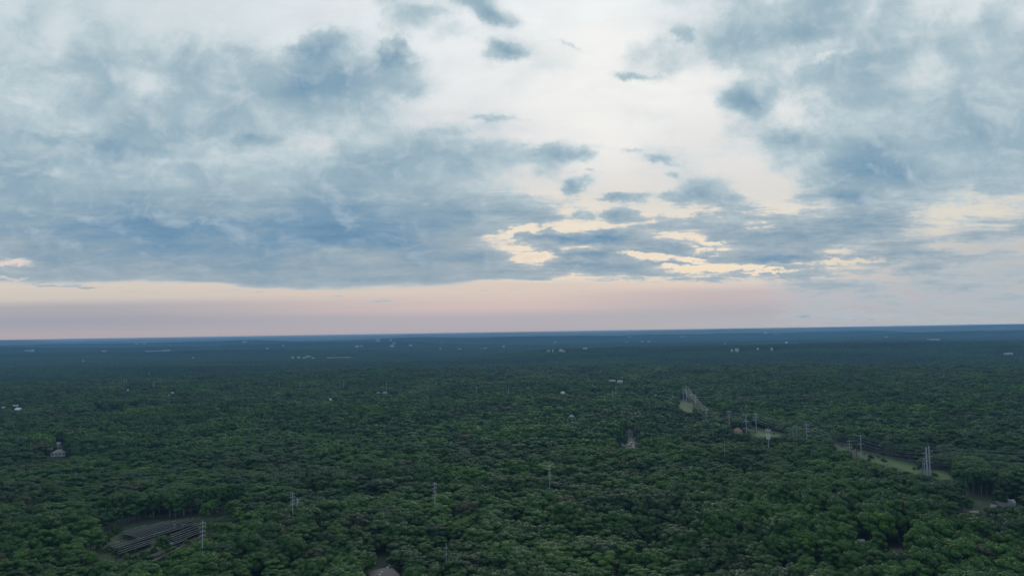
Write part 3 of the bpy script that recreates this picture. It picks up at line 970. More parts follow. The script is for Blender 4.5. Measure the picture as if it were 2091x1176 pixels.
# far buildings: u, v top, width px, height px, wall, roof, label
FAR = [
 (609, 727, 6, 3, 'white', 'paleroof', 'smaller white house at the left end of the bright hamlet'),
 (621, 729, 8, 3, 'white', 'white', 'white house second in the bright hamlet by the pale field'),
 (629, 726, 8, 3, 'white', 'paleroof', 'white house third in the bright hamlet by the pale field'),
 (639, 729.5, 7, 3, 'white', 'white', 'lowest white house at the right end of the bright hamlet'),
 (597, 726.5, 5, 2.5, 'cream', 'greyroof', 'dim house standing apart left of the bright hamlet'),
 (729, 705, 7, 2.5, 'white', 'white', 'white building alone on the plain above the hamlet'),
 (738, 704.5, 4, 2, 'white', 'paleroof', 'tiny building right of the lone white one on the plain'),
 (800, 704, 9, 2, 'white', 'paleroof', 'low white building left of the far town block'),
 (804, 699, 9, 1.8, 'paleroof', 'paleroof', 'long low white shed on the far plain left of centre'),
 (798, 692, 4, 2, 'white', 'white', 'tiny bright building beside the far grey block'),
 (771, 690, 9, 6, 'greywall', 'greyroof', 'large grey apartment block on the far skyline left of centre'),
 (838, 703, 7, 2, 'white', 'paleroof', 'low pale building right of the far town block'),
 (902, 699, 3, 2, 'white', 'white', 'tiny white house high on the plain left of centre'),
 (899, 710, 3, 2, 'white', 'white', 'tiny white house lower on the plain left of centre'),
 (938, 711.5, 9, 2, 'white', 'white', 'white house at the left end of the dark ridge'),
 (983, 711, 4, 2, 'white', 'white', 'tiny white house on the dark ridge, left one of two close together'),
 (991, 709.5, 8, 2.2, 'white', 'paleroof', 'wider white house on the dark ridge, right one of two close together'),
 (1028.6, 705, 4, 2.5, 'white', 'white', 'tiny bright house near the crest at the middle'),
 (1120, 714, 7, 2.5, 'greywall', 'paleroof', 'grey house lowest left on the ridge houses'),
 (1129, 713, 3, 2.5, 'white', 'white', 'tiny white house between the ridge houses'),
 (1145.5, 711, 8, 4, 'white', 'greyroof', 'tallest white house of the ridge group'),
 (1152, 714, 6, 2.5, 'cream', 'greyroof', 'cream house right below the tallest ridge house'),
 (1178, 709, 7, 2, 'white', 'paleroof', 'low white house right of the ridge group'),
 (1195, 709, 9, 3, 'white', 'paleroof', 'wide white house at the right end of the ridge group'),
 (1134, 697.5, 5, 1.5, 'white', 'white', 'small bright roof just above the ridge crest'),
 (1279, 697.5, 4, 1.5, 'white', 'white', 'small white roof on the crest, left of two brighter ones'),
 (1312, 696, 7, 2, 'white', 'white', 'white building on the crest, left one of a bright pair'),
 (1325, 696, 6, 2.5, 'white', 'white', 'white building on the crest, right one of a bright pair'),
 (1285, 686, 10, 2, 'paleroof', 'paleroof', 'long pale hall beyond the ridge at centre right'),
 (1394, 685.5, 9, 2, 'paleroof', 'paleroof', 'long pale hall beyond the ridge, farther right'),
 (1481, 700, 3, 2, 'white', 'white', 'tiny white house on the ridge crest right of the halls'),
 (1495, 713, 4, 2, 'white', 'white', 'tiny white house on the ridge, left of a brighter one'),
 (1505, 710.5, 8, 3, 'white', 'paleroof', 'bright white house on the right ridge face'),
 (1548, 710, 4, 2, 'white', 'white', 'small white house on the right ridge, left one of two'),
 (1576.5, 710, 4, 2, 'white', 'white', 'small white house on the right ridge below the water tower'),
 (1585, 681, 6, 1.6, 'paleroof', 'paleroof', 'tiny pale building beyond the ridge beside a pale tower'),
 (1810, 686, 4, 2.5, 'white', 'white', 'lone white building on the valley floor left of the long hall'),
 (1910, 691, 20, 3.4, 'white', 'white', 'long bright white hall below the far right hill'),
 (1896, 692, 5, 1.8, 'greywall', 'paleroof', 'dim shed at the left end of the long bright hall'),
 (2062, 719.5, 16, 3, 'white', 'paleroof', 'broad white building on the ridge near the right edge'),
 (320, 715, 52, 2.2, 'paleroof', 'paleroof', 'very long pale warehouse on the plain at left'),
 (338, 713.8, 16, 2.8, 'white', 'white', 'bright white end building on the very long warehouse'),
 (211, 715, 8, 1.8, 'white', 'paleroof', 'small pale building left of the very long warehouse'),
 (66, 713, 5, 1.8, 'white', 'white', 'small white building nearest the left edge on the plain'),
 (57, 713.5, 18, 1.2, 'paleroof', 'paleroof', 'low long pale roof nearest the left edge on the plain'),
 (278, 701, 4, 1.6, 'white', 'white', 'tiny bright building on the far plain, left one of two'),
 (294, 700, 5, 1.8, 'white', 'white', 'tiny bright building on the far plain, right one of two'),
 (499, 696.5, 9, 2, 'white', 'paleroof', 'pale building on the far plain below the left skyline'),
 (394, 729, 3, 2, 'white', 'white', 'tiny pale roof in the blue woods right of the warehouse'),
 (169, 735, 3, 2, 'white', 'white', 'tiny pale roof in the blue woods at far left'),
 (545, 709.5, 5, 2, 'white', 'white', 'small bright house on the plain above the hamlet, left'),
 (578, 704, 4, 1.6, 'white', 'paleroof', 'tiny roof on the plain above the hamlet, right'),
]
FAR_POS = []
def ray_hit(u, v, zc=14.5):
    d = pix_dir(u, v)
    ys = np.geomspace(1300, 19000, 5000)
    xs = ys * d[0] / d[1]; zs = CAMZ + ys * d[2] / d[1]
    under = zs < H(xs, ys) + zc
    k = np.argmax(under) if under.any() else len(ys) - 1
    return np.array((xs[k], ys[k], zs[k]))
for f_ in FAR:
    u, v, w, hp = f_[:4]
    p = ray_hit(u, v + hp)
    z = float(H(p[0], p[1]))
    top = at_dist(u, v, p[1])[2]
    FAR_POS.append((p[0], p[1], z, w / FPX * p[1] * 0.9, max(top - z - hp * 0.2 / FPX * p[1], 6)))
wt = ray_hit(1606, 701); WT = (wt[0], wt[1], float(H(wt[0], wt[1])), at_dist(1606, 697.5, wt[1])[2])
wt2 = ray_hit(1563, 681.5); WT2 = (wt2[0], wt2[1], float(H(wt2[0], wt2[1])), at_dist(1563, 677.5, wt2[1])[2])

# ------------------------------------------------------------------ trees must not hide what the clearings show
keep = np.ones(len(X), bool)
for poly in CLEAR[-len(HOUSES):]:
    keep &= ~in_poly(X, Y, poly)
for i, p in enumerate(POLE_POS):
    keep &= np.hypot(X - p[0], Y - p[1]) > 3.5
z1s = np.array([s_[2] for s_ in SHAPES])[SHP]
rads = np.array([s_[0] for s_ in SHAPES])[SHP]
ZB = H(X, Y)
for (u0, u1, vb, yk) in KEEP:
    cand = np.nonzero(keep & (Y < yk - 1) & (Y > yk - 900))[0]
    tu, tv = project(X[cand], Y[cand], ZB[cand] + z1s[cand] * SZ[cand])
    ru = rads[cand] * SXY[cand] / Y[cand] * FPX
    hit = (tu + ru > u0) & (tu - ru < u1) & (tv < vb)
    c2 = cand[hit]
    if len(c2) == 0: continue
    um = np.clip(tu[hit], u0, u1)
    dz = np.array([(lambda d: d[2] / d[1])(pix_dir(a, vb)) for a in um])
    allow = CAMZ + dz * Y[c2] - ZB[c2]
    frac = allow / z1s[c2]
    dead = allow < 3.5
    keep[c2[dead]] = False
    ok_ = c2[~dead]
    f2 = frac[~dead]
    SZ[ok_] = np.minimum(SZ[ok_], f2)
    SXY[ok_] = np.minimum(SXY[ok_], np.maximum(f2 * 1.15, 0.35))

# edge trees with bare trunks behind the clearings
EDGE_SPOTS = []
eg = np.random.default_rng(21)
line = [(196, 1072), (236, 1068), (262, 1062), (350, 1054), (430, 1048), (490, 1041)]
for k in range(19):
    t = 196 + (490 - 196) * k / 18 + eg.uniform(-4, 4)
    v = np.interp(t, [p[0] for p in line], [p[1] for p in line]) - eg.uniform(0, 1.5)
    EDGE_SPOTS.append((*ground(t, v)[:2], 0))
for (u, v) in [(1974, 1011), (1988, 1009.5), (2004, 1009), (2016, 1011), (2030, 1012), (2078, 1012)]:
    EDGE_SPOTS.append((*ground(u, v)[:2], 1))
for e in EDGE_SPOTS:
    keep &= np.hypot(X - e[0], Y - e[1]) > 3.0
X, Y, ZB, ROW, SZ, SXY, SHP, ROT = [a[keep] for a in (X, Y, ZB, ROW, SZ, SXY, SHP, ROT)]
z1s = z1s[keep]

# ------------------------------------------------------------------ the nearest trees are things of their own
tu, tv = project(X, Y, ZB + z1s * SZ * 0.82)
vis = (tu > 4) & (tu < 2087) & (tv < 1172) & (tv > 1000)
order = np.nonzero(vis)[0]
order = order[np.argsort(-tv[order])]
N_SINGLE = 300 - len(EDGE_SPOTS) - 3
single = order[:N_SINGLE]
ORD = ['', 'first', 'second', 'third', 'fourth', 'fifth', 'sixth', 'seventh', 'eighth', 'ninth', 'tenth', 'eleventh', 'twelfth', 'thirteenth', 'fourteenth',
       'fifteenth', 'sixteenth', 'seventeenth', 'eighteenth', 'nineteenth']
TEN = {2: 'twent', 3: 'thirt', 4: 'fort', 5: 'fift', 6: 'sixt', 7: 'sevent'}
def ordinal(n):
    if n < 20: return ORD[n]
    return TEN[n // 10] + ('ieth' if n % 10 == 0 else 'y-' + ORD[n % 10])
rows_used = sorted(set(ROW[single]))
for ri, k in enumerate(rows_used):
    members = [i for i in single if ROW[i] == k]
    members.sort(key=lambda i: tu[i])
    for n, i in enumerate(members):
        cm, tm, _ = NEAR[SHP[i]]
        root = empty('broadleaf_tree', (X[i], Y[i], ZB[i]), ROT[i])
        root.scale = (SXY[i], SXY[i], SZ[i])
        place('crown', cm, root); place('trunk', tm, root)
        size = 'tall' if SZ[i] > 1.0 else ('low' if SZ[i] < 0.75 else '')
        lab = f"{size} {SHAPES[SHP[i]][4]} green tree, {ordinal(n + 1)} from left in {ordinal(ri + 1)} crown row above bottom edge".strip()
        tag(root, lab, 'tree', 'broadleaf trees nearest in the forest')
cnt = 0
for k, (x, y, side) in enumerate(EDGE_SPOTS):
    cm, tm = EDGE[k % 4]
    root = empty('broadleaf_tree', (x, y, 0), eg.uniform(0, 6))
    q = eg.uniform(.82, 1.08)
    root.scale = (eg.uniform(.8, 1.1),) * 2 + (q,)
    place('crown', cm, root); place('trunk', tm, root)
    if side == 0:
        tag(root, f"tree with tall bare trunk, {ordinal(k + 1)} from left along the far edge of the solar clearing", 'tree', 'bare-trunked trees behind the solar panels')
    else:
        cnt += 1
        tag(root, f"tree with tall bare trunk, {ordinal(cnt)} from left behind the lawn at the right", 'tree', 'bare-trunked trees behind the lawn')
for (u, v, sc, lb) in [(331, 1131, .72, 'small round tree growing among the rows of solar panels'), (421, 1066, .85, 'bushy tree at the far right end of the solar panel rows'), (2042, 1036, .80, 'rounded tree standing in front of the grey-roofed house by the lawn')]:
    p = ground(u, v)
    root = empty('broadleaf_tree', (p[0], p[1], 0), 1.0)
    root.scale = (sc, sc, sc)
    place('crown', NEAR[4][0], root); place('trunk', NEAR[4][1], root)
    tag(root, lb, 'tree')

# ------------------------------------------------------------------ shrubs on the open ground
sv, sf = crown_arrays(77, 1.9, 0.1, 2.6, 700, 0.26, 12)
SHRUB = np_mesh('shrub_foliage', sv, sf, MAT['leaf'])
stv, stf = trunk_arrays(78, 1.6, 0.07, 1.3)
STEM = np_mesh('shrub_stem', stv, stf, MAT['bark'])
def shrubs(spots, text, group):
    spots = sorted(spots, key=lambda q: project(q[0], q[1], 1.0)[0])
    for k, q in enumerate(spots):
        root = empty('shrub', (q[0], q[1], 0), q[2] * 3)
        root.scale = (q[2], q[2], q[2] * q[3])
        place('foliage', SHRUB, root); place('stem', STEM, root)
        tag(root, text.format(ordinal(k + 1)), 'shrub', group)
sp_ = []
cc = np.array(corridor_c[1:7])
for k in range(34):
    i = int(eg.integers(0, len(cc) - 1)); t = eg.random()
    q = cc[i] * (1 - t) + cc[i + 1] * t
    sp_.append((q[0] + eg.choice((-1, 1)) * eg.uniform(5, 13), q[1] + eg.uniform(-6, 6), eg.uniform(.5, 1.25), eg.uniform(.8, 1.2)))
shrubs(sp_, 'green shrub on the grass strip below the power line, {} from left', 'shrubs on the power line strip')
sp_ = []
for (u, v) in [(192, 1100), (199, 1108), (207, 1098), (214, 1112), (222, 1104), (228, 1096), (205, 1120), (219, 1124), (236, 1090), (243, 1084), (310, 1060), (322, 1058), (333, 1060), (262, 1140), (276, 1142), (292, 1138), (300, 1144),
               (247, 1128), (233, 1131), (352, 1122), (362, 1116), (384, 1100), (315, 1128), (340, 1118), (300, 1118)]:
    q = ground(u + eg.uniform(-3, 3), v + eg.uniform(-1.5, 1.5))
    sp_.append((q[0], q[1], eg.uniform(.7, 1.5), eg.uniform(.8, 1.3)))
shrubs(sp_, 'green shrub at the rim of the solar clearing, {} from left', 'shrubs round the solar panels')

# ------------------------------------------------------------------ the rest of the forest: one mass
def scatter_object(name, mat_pts, protos, label):
    """one object: a cloud of points carrying instances of the prototype meshes"""
    x, y, z, rot, sxy, sz, pick = mat_pts
    me = bpy.data.meshes.new(name)
    me.vertices.add(len(x))
    me.vertices.foreach_set('co', np.stack([x, y, z], 1).astype(np.float32).ravel())
    def at(nm, typ, arr, key):
        a = me.attributes.new(nm, typ, 'POINT'); a.data.foreach_set(key, arr)
    at('pick', 'INT', pick.astype(np.int32), 'value')
    at('rot', 'FLOAT_VECTOR', np.stack([0 * rot, 0 * rot, rot], 1).astype(np.float32).ravel(), 'vector')
    at('scl', 'FLOAT_VECTOR', np.stack([sxy, sxy, sz], 1).astype(np.float32).ravel(), 'vector')
    o = place(name, me)
    ng = bpy.data.node_groups.new(name, 'GeometryNodeTree')
    ng.interface.new_socket('Geometry', in_out='INPUT', socket_type='NodeSocketGeometry')
    ng.interface.new_socket('Geometry', in_out='OUTPUT', socket_type='NodeSocketGeometry')
    gi = ng.nodes.new('NodeGroupInput'); go = ng.nodes.new('NodeGroupOutput')
    iop = ng.nodes.new('GeometryNodeInstanceOnPoints')
    gti = ng.nodes.new('GeometryNodeGeometryToInstance')
    for p in reversed(protos):
        n = ng.nodes.new('GeometryNodeObjectInfo')
        n.inputs['Object'].default_value = p
        ng.links.new(n.outputs['Geometry'], gti.inputs[0])
    def named(nm, typ):
        n = ng.nodes.new('GeometryNodeInputNamedAttribute')
        n.data_type = typ
        n.inputs[0].default_value = nm
        return n.outputs[0]
    ng.links.new(gi.outputs[0], iop.inputs['Points'])
    ng.links.new(gti.outputs[0], iop.inputs['Instance'])
    iop.inputs['Pick Instance'].default_value = True
    ng.links.new(named('pick', 'INT'), iop.inputs['Instance Index'])
    ng.links.new(named('rot', 'FLOAT_VECTOR'), iop.inputs['Rotation'])
    ng.links.new(named('scl', 'FLOAT_VECTOR'), iop.inputs['Scale'])
    ng.links.new(iop.outputs[0], go.inputs[0])
    md = o.modifiers.new('scatter', 'NODES')
    md.node_group = ng
    tag(o, label, 'forest', kind='stuff')
    return o

rest = np.ones(len(X), bool); rest[single] = False
nearm = rest & (Y < 760)
midm = rest & ~nearm
pick = np.where(nearm, SHP, SHP + len(SHAPES))
protos = [t[2] for t in NEAR] + [t[2] for t in MID]
scatter_object('forest', (X[rest], Y[rest], ZB[rest], ROT[rest], SXY[rest], SZ[rest], pick[rest]), protos, 'dense green broadleaf forest filling the land below the horizon')

# far woods: patches of small crowns
def patch(seed, side=56.0):
    g = np.random.default_rng(seed)
    Vs, Fs = [], []
    off = 0
    n = 6
    for a in range(n):
        for b_ in range(n):
            cx = (a + .5 + (b_ % 2) * .5 - n / 2 - .25) * side / n + g.uniform(-2.5, 2.5); cy = (b_ + .5 - n / 2) * side / n + g.uniform(-2.5, 2.5)
            sc = g.uniform(.72, 1.25)
            v_, f_ = crown_arrays(int(g.integers(1e6)), 5.6 * sc, 4.5, 15.5 * sc ** .8, 70, 1.15, 6)
            v_ = v_ + np.array((cx, cy, 0))
            Vs.append(v_); Fs.append(f_ + off); off += len(v_)
    return bpy.data.objects.new('far_patch', np_mesh('far_patch', np.vstack(Vs), np.vstack(Fs), MAT['leaf_far']))
PATCH = [patch(900 + i) for i in range(5)]
st = 50.0
yy, xx = np.meshgrid(np.arange(1700, 12700, st), np.arange(-12000, 12000, st), indexing='ij')
px_, py_ = xx.ravel() + rng.uniform(-5, 5, xx.size), yy.ravel() + rng.uniform(-5, 5, xx.size)
rr_ = np.hypot(px_, py_)
m = (rr_ > 2610) & (rr_ < 12700) & (np.abs(px_) < py_ * 0.95)
for f_ in FAR_POS:
    m &= ~((np.abs(px_ - f_[0]) < f_[3] / 2 + 32) & (py_ > f_[1] - 60) & (py_ < f_[1] + 35))
for w_ in (WT, WT2):
    m &= np.hypot(px_ - w_[0], py_ - w_[1]) > 40
fieldp = ray_hit(682, 729, 0.5)
m &= ~((np.abs(px_ - ray_hit(682, 728)[0]) < 36 / FPX * ray_hit(682, 728)[1]) & (np.abs(py_ - ray_hit(682, 728)[1]) < 150))
px_, py_ = px_[m], py_[m]
nP = len(px_)
scatter_object('forest', (px_, py_, H(px_, py_), rng.integers(0, 4, nP) * math.pi / 2 + rng.uniform(-.2, .2, nP), rng.uniform(.98, 1.1, nP), rng.uniform(.88, 1.15, nP), rng.integers(0, 5, nP)), PATCH,
               'far blue-green woods fading into haze towards the horizon')

# ------------------------------------------------------------------ open ground
sheet('clearing', solar_poly, 0.05, MAT['scrub'])
for mp in MEADOWS:
    sheet('meadow', gpoly(mp) , 0.06, MAT['grass'])
sheet('clearing', ribbon(corridor_c[:8], 24), 0.03, MAT['scrub'])
sheet('lawn', gpoly(LAWN), 0.05, MAT['scrub'])
sheet('path', gpoly([(1978, 1043), (1996, 1042.5), (1999, 1045.5), (1981, 1047)]), 0.10, MAT['gravel'])
sheet('street', ribbon([ground(1284, 889)[:2], ground(1286, 896)[:2], ground(1284, 906)[:2], ground(1283, 916)[:2]], 7.5), 0.08, MAT['asphalt'])
sheet('parking', gpoly([(1270, 903), (1295, 902), (1296, 914), (1284, 915), (1268, 910)]), 0.05, MAT['gravel'])
sheet('path', gpoly(DIRT), 0.06, MAT['dirt'])
sheet('path', ribbon([ground(252, 1176)[:2], ground(290, 1157)[:2], ground(330, 1135)[:2], ground(372, 1112)[:2], ground(405, 1094)[:2]], 3.2), 0.09, MAT['dirt'])
fh = ray_hit(682, 728)
fw2 = 36 / FPX * fh[1]
V_, F_ = [], []
for j in range(6):
    for i in range(11):
        x_ = fh[0] - fw2 + 2 * fw2 * i / 10; y_ = fh[1] - 130 + 52 * j
        V_.append((x_, y_, float(H(x_, y_)) + 6.5))
for j in range(5):
    for i in range(10):
        F_.append((j * 11 + i, j * 11 + i + 1, j * 11 + i + 12, j * 11 + i + 11))
mf = bpy.data.meshes.new('field'); mf.from_pydata(V_, [], F_); mf.materials.append(MAT['dirt'])
tag(place('field', mf), kind='structure')

# ------------------------------------------------------------------ solar panel rows
def z4(x, y): return (190 + x / 7.468, 1040 + y / 7.468)
SROWS = [((430, 350), (790, 240)), ((440, 385), (1050, 185)), ((480, 392), (1145, 172)), ((520, 400), (1240, 165)), ((555, 415), (1330, 150)), ((590, 430), (1425, 140)),
         ((625, 445), (1510, 134)), ((660, 460), (1600, 130)), ((250, 575), (1540, 190)), ((300, 592), (1575, 205)), ((350, 610), (940, 440)), ((350, 645), (920, 470)), ((350, 680), (900, 500)),
         ((140, 560), (370, 490)), ((1150, 395), (1610, 215)), ((1155, 425), (1630, 245)), ((1160, 455), (1650, 275)), ((1180, 480), (1655, 303)), ((1200, 505), (1660, 332)),
         ((1180, 535), (1390, 460)), ((720, 640), (960, 560)), ((780, 740), (1240, 560)), ((800, 815), (1270, 600)), ((1830, 170), (1960, 125)), ((1560, 440), (1660, 395))]
SLAB = [f'row of solar panels, {ordinal(k)} down from the bare-trunked trees' for k in range(1, 14)]
SLAB += ['short row of solar panels alone at the lower left of the array'] + [f'row of solar panels right of the small round tree, {ordinal(k)} down of those' for k in range(1, 6)]
SLAB += ['short row of panels low right of the small round tree', 'short broken row of panels below the small round tree', 'dark row of panels among shrubs below the small round tree',
         'lowest row of panels beside the dirt track', 'short row of panels alone beyond the nearest pole at far right', 'short row of panels just left of the foot of the nearest pole']
T_ANG = R(24)
def solar_row(a, b_, label):
    p0 = ground(*z4(*a), 2.2)[:2]; p1 = ground(*z4(*b_), 2.2)[:2]
    L = float(np.linalg.norm(p1 - p0)); an = math.atan2(p1[1] - p0[1], p1[0] - p0[0])
    root = empty('solar_panel_row', (p0[0], p0[1], 0), an)
    tag(root, label, 'solar panels', 'rows of solar panels in the clearing')
    # local x along the row, +y to the left (panels face left, high edge to the right)
    w = 3.6
    lo = Vector((0, w / 2 * math.cos(T_ANG), 1.15)); hi = Vector((0, -w / 2 * math.cos(T_ANG), 1.15 + w * math.sin(T_ANG)))
    n = max(2, int(L / 2.2))
    m1 = MB(); m2 = MB()
    nrm = Vector((0, math.sin(T_ANG), math.cos(T_ANG)))
    for k in range(n):
        x0 = L * k / n + .04; x1 = L * (k + 1) / n - .04
        A = [Vector((x0, lo.y, lo.z)), Vector((x1, lo.y, lo.z)), Vector((x1, hi.y, hi.z)), Vector((x0, hi.y, hi.z))]
        B = [q + nrm * 0.06 for q in A]
        m1.add(A + B, [(0, 1, 2, 3), (4, 7, 6, 5), (0, 4, 5, 1), (1, 5, 6, 2), (2, 6, 7, 3), (3, 7, 4, 0)])
    m1.build('panel', MAT['panel'], root)
    m2.box(0, L, hi.y - .16, hi.y - .02, hi.z - .12, hi.z + .16)
    m2.build('frame', MAT['alu'], root)
    MB().box(0, L, lo.y + .02, lo.y + .10, lo.z - .06, lo.z + .08).build('rail', MAT['alu'], root)
    for k in range(max(2, int(L / 9)) + 1):
        x = 1 + (L - 2) * k / max(2, int(L / 9))
        MB().tube((x, -.3, -.3), (x, -.3, 1.85), .09, n=5).build('post', MAT['steel'], root)
for (a, b_), lb in zip(SROWS, SLAB):
    solar_row(a, b_, lb)
p = ground(*z4(1250, 262), 1.5)
for (zx, zy, lb) in [(1245, 275, 'pale equipment cabinet standing between panel rows, left of two'), (1372, 275, 'pale equipment cabinet standing between panel rows, right of two'), (1205, 560, 'large pale cabinet beside the dirt track under the panels')]:
    p = ground(*z4(zx, zy), 0)
    r_ = empty('equipment_cabinet', (p[0], p[1], 0), .4)
    tag(r_, lb, 'cabinet', 'cabinets among the solar panels')
    MB().box(-.9, .9, -.55, .55, .1, 2.0).build('cabinet_body', MAT['gravel'], r_)
    MB().box(-1.0, 1.0, -.65, .65, 2.0, 2.12).build('cabinet_roof', MAT['paleroof'], r_)
    MB().box(-.45, .45, -.59, -.553, .2, 1.8).build('cabinet_door', MAT['greywall'], r_)

# ------------------------------------------------------------------ power poles
ARMS = {'deadend': [(0.985, 0, 0), (.86, 3.4, 1), (.70, 3.4, 1), (.53, 3.4, 1)], 'bracket': [(.93, 2.2, 1)], 'plain': [], 'portal': [(.985, 4.2, 1), (.72, 3.2, 1)],
        'triple': [(.93, 2.2, 1), (.82, 2.0, 1), (.70, 2.2, 1)], 'six': [(.99, 3.0, 0), (.95, 3.6, 1), (.84, 3.9, 1), (.73, 3.4, 1)],
        'tall': [(.955, 1.4, 1), (.88, 1.6, 1), (.80, 1.4, 1), (.72, 1.6, 1)], 'hframe': [(.96, 4.5, 1), (.8, 3.0, 0)]}
def power_pole(p, h, style, label, az):
    root = empty('power_pole', tuple(p), az)
    tag(root, label, 'power pole', 'power poles above the forest')
    k = 1.0
    r0, r1 = {'deadend': (.72, .50), 'plain': (.21, .15), 'bracket': (.40, .28), 'triple': (.30, .20), 'tall': (.31, .19)}.get(style, (.48, .26))
    if style == 'hframe':
        for s in (-1, 1):
            MB().tube((s * 3.2, 0, -1), (s * 3.2, 0, h), r0 * k, r1 * k, 8).build('pole', MAT['steel'], root)
    else:
        MB().tube((0, 0, -1), (0, 0, h), r0 * k, r1 * k, 10).build('pole', MAT['steel'], root)
    if style == 'deadend':
        MB().tube((0, 0, h), (0, 0, h + 1.6), .06, .03, 6).build('lightning_rod', MAT['steel'], root)
    for (fz, hl, ins) in ARMS[style]:
        if hl == 0: continue
        z = h * fz
        one = style in ('deadend', 'bracket')
        x0 = -hl if not one else (-0.3)
        at_ = .12 if style == 'tall' else .13
        m_ = MB().box(x0, hl, -at_, at_, z - at_, z + at_)
        if style in ('six', 'portal'):
            m_.tube((0, 0, z - 1.0), (hl * .7, 0, z - .1), .07, n=4); m_.tube((0, 0, z - 1.0), (-hl * .7, 0, z - .1), .07, n=4)
        arm = m_.build('crossarm', MAT['steel'], root)
        if ins:
            ends = [hl - .15] + ([] if one else [-hl + .15])
            if style == 'six': ends += [hl * .5, -hl * .5]
            for e in ends:
                im = MB()
                for q in range(4):
                    im.tube((e, 0, z - .2 - q * .2), (e, 0, z - .36 - q * .2), .13, .08, 6)
                im.tube((e, 0, z - .1), (e, 0, z - 1.1), .04, n=4)
                im.build('insulator', MAT['insul'], arm)
    if 'box' in label:
        MB().tube((.55, 0, h * .82), (.55, 0, h * .93), .42, n=8).build('transformer', MAT['steel'], root)
LINE_A = [0, 4, 6, 9, 11, 12, 14]
for i, (pd, p) in enumerate(zip(POLES, POLE_POS)):
    az = 0.0
    if i in LINE_A: az = 0.25
    if 18 <= i < 37: az = 1.1
    if 37 <= i < 42: az = 0.7
    if i == 1: az = math.pi + .2
    power_pole(p, pd[3], pd[4], pd[5], az)

# conductors: each strung from pole to pole with sag
A = [POLE_POS[i] for i in LINE_A]
off = np.array((math.cos(.25), math.sin(.25)))
ext = ground(2300, 922, 27)[:2]
def cable(name_label, lateral, zf, pts, sag):
    P_ = []
    for k in range(len(pts) - 1):
        a, b_ = pts[k], pts[k + 1]
        for j in range(14):
            t = j / 14
            q = a[:2] * (1 - t) + b_[:2] * t + off * lateral
            P_.append((q[0], q[1], a[2] + (b_[2] - a[2]) * t + 27.5 * zf - 4 * sag * t * (1 - t)))
    b_ = pts[-1]; q = b_[:2] + off * lateral
    P_.append((q[0], q[1], b_[2] + 27.5 * zf))
    rad_ = [0.08 + 0.00007 * min(p_[1], 800.0) for p_ in P_]
    m_ = MB().path(P_, rad_, 4)
    o = m_.build('power_cable', MAT['cable'])
    tag(o, name_label, 'cable', 'cables of the power line over the meadow')
extp = np.array((ext[0], ext[1], 0.0))
pts = [extp] + A
CB = [('left top', -3.4, .90), ('left middle', -3.7, .79), ('left lowest', -3.2, .68), ('right top', 3.4, .90), ('right middle', 3.7, .79), ('right lowest', 3.2, .68), ('uppermost thin left', -2.6, .985), ('uppermost thin right', 2.6, .985)]
for nm, la, zf in CB:
    cable(f'{nm} cable of the sagging power line above the grass strip', la, zf, pts, 2.6)
# second, lower circuit on the small poles
sm = [ground(2300, 950, 16)[:2], POLE_POS[3][:2], POLE_POS[5][:2], POLE_POS[8][:2], POLE_POS[10][:2]]
sm = [np.array((q[0], q[1], 0.0)) for q in sm]
for nm, la, zf in [('upper', -1.8, .60), ('middle', 1.8, .55), ('lower', 0.4, .50)]:
    cable(f'{nm} cable of the low circuit on the small poles', la, zf, sm, 1.8)

# ------------------------------------------------------------------ telecom mast
root = empty('telecom_mast', tuple(mast_p), 0.2)
tag(root, 'slim telecom mast with white antenna clusters rising in front of the small meadow', 'mast')
MB().tube((0, 0, -1), (0, 0, 29), .42, .24, 10).build('mast_pole', MAT['steel'], root)
for zt, rr, nn in ((26.2, 2.2, 6), (21.5, 1.7, 6), (18.6, 1.5, 4)):
    m_ = MB()
    for k in range(nn):
        a = 6.283 * k / nn; b2 = 6.283 * (k + 1) / nn
        m_.tube((rr * math.cos(a), rr * math.sin(a), zt), (rr * math.cos(b2), rr * math.sin(b2), zt), .07, n=4)
        m_.tube((0, 0, zt), (rr * math.cos(a), rr * math.sin(a), zt), .06, n=4)
    pf = m_.build('antenna_platform', MAT['steel'], root)
    for k in range(nn):
        a = 6.283 * k / nn
        c, s = math.cos(a), math.sin(a)
        q = MB().box(-.16, .16, -.34, .34, -1.25, 1.25)
        q.v = [((v_[0] + rr) * c - v_[1] * s, (v_[0] + rr) * s + v_[1] * c, v_[2] + zt) for v_ in q.v]
        q.build('antenna', MAT['white'], pf)

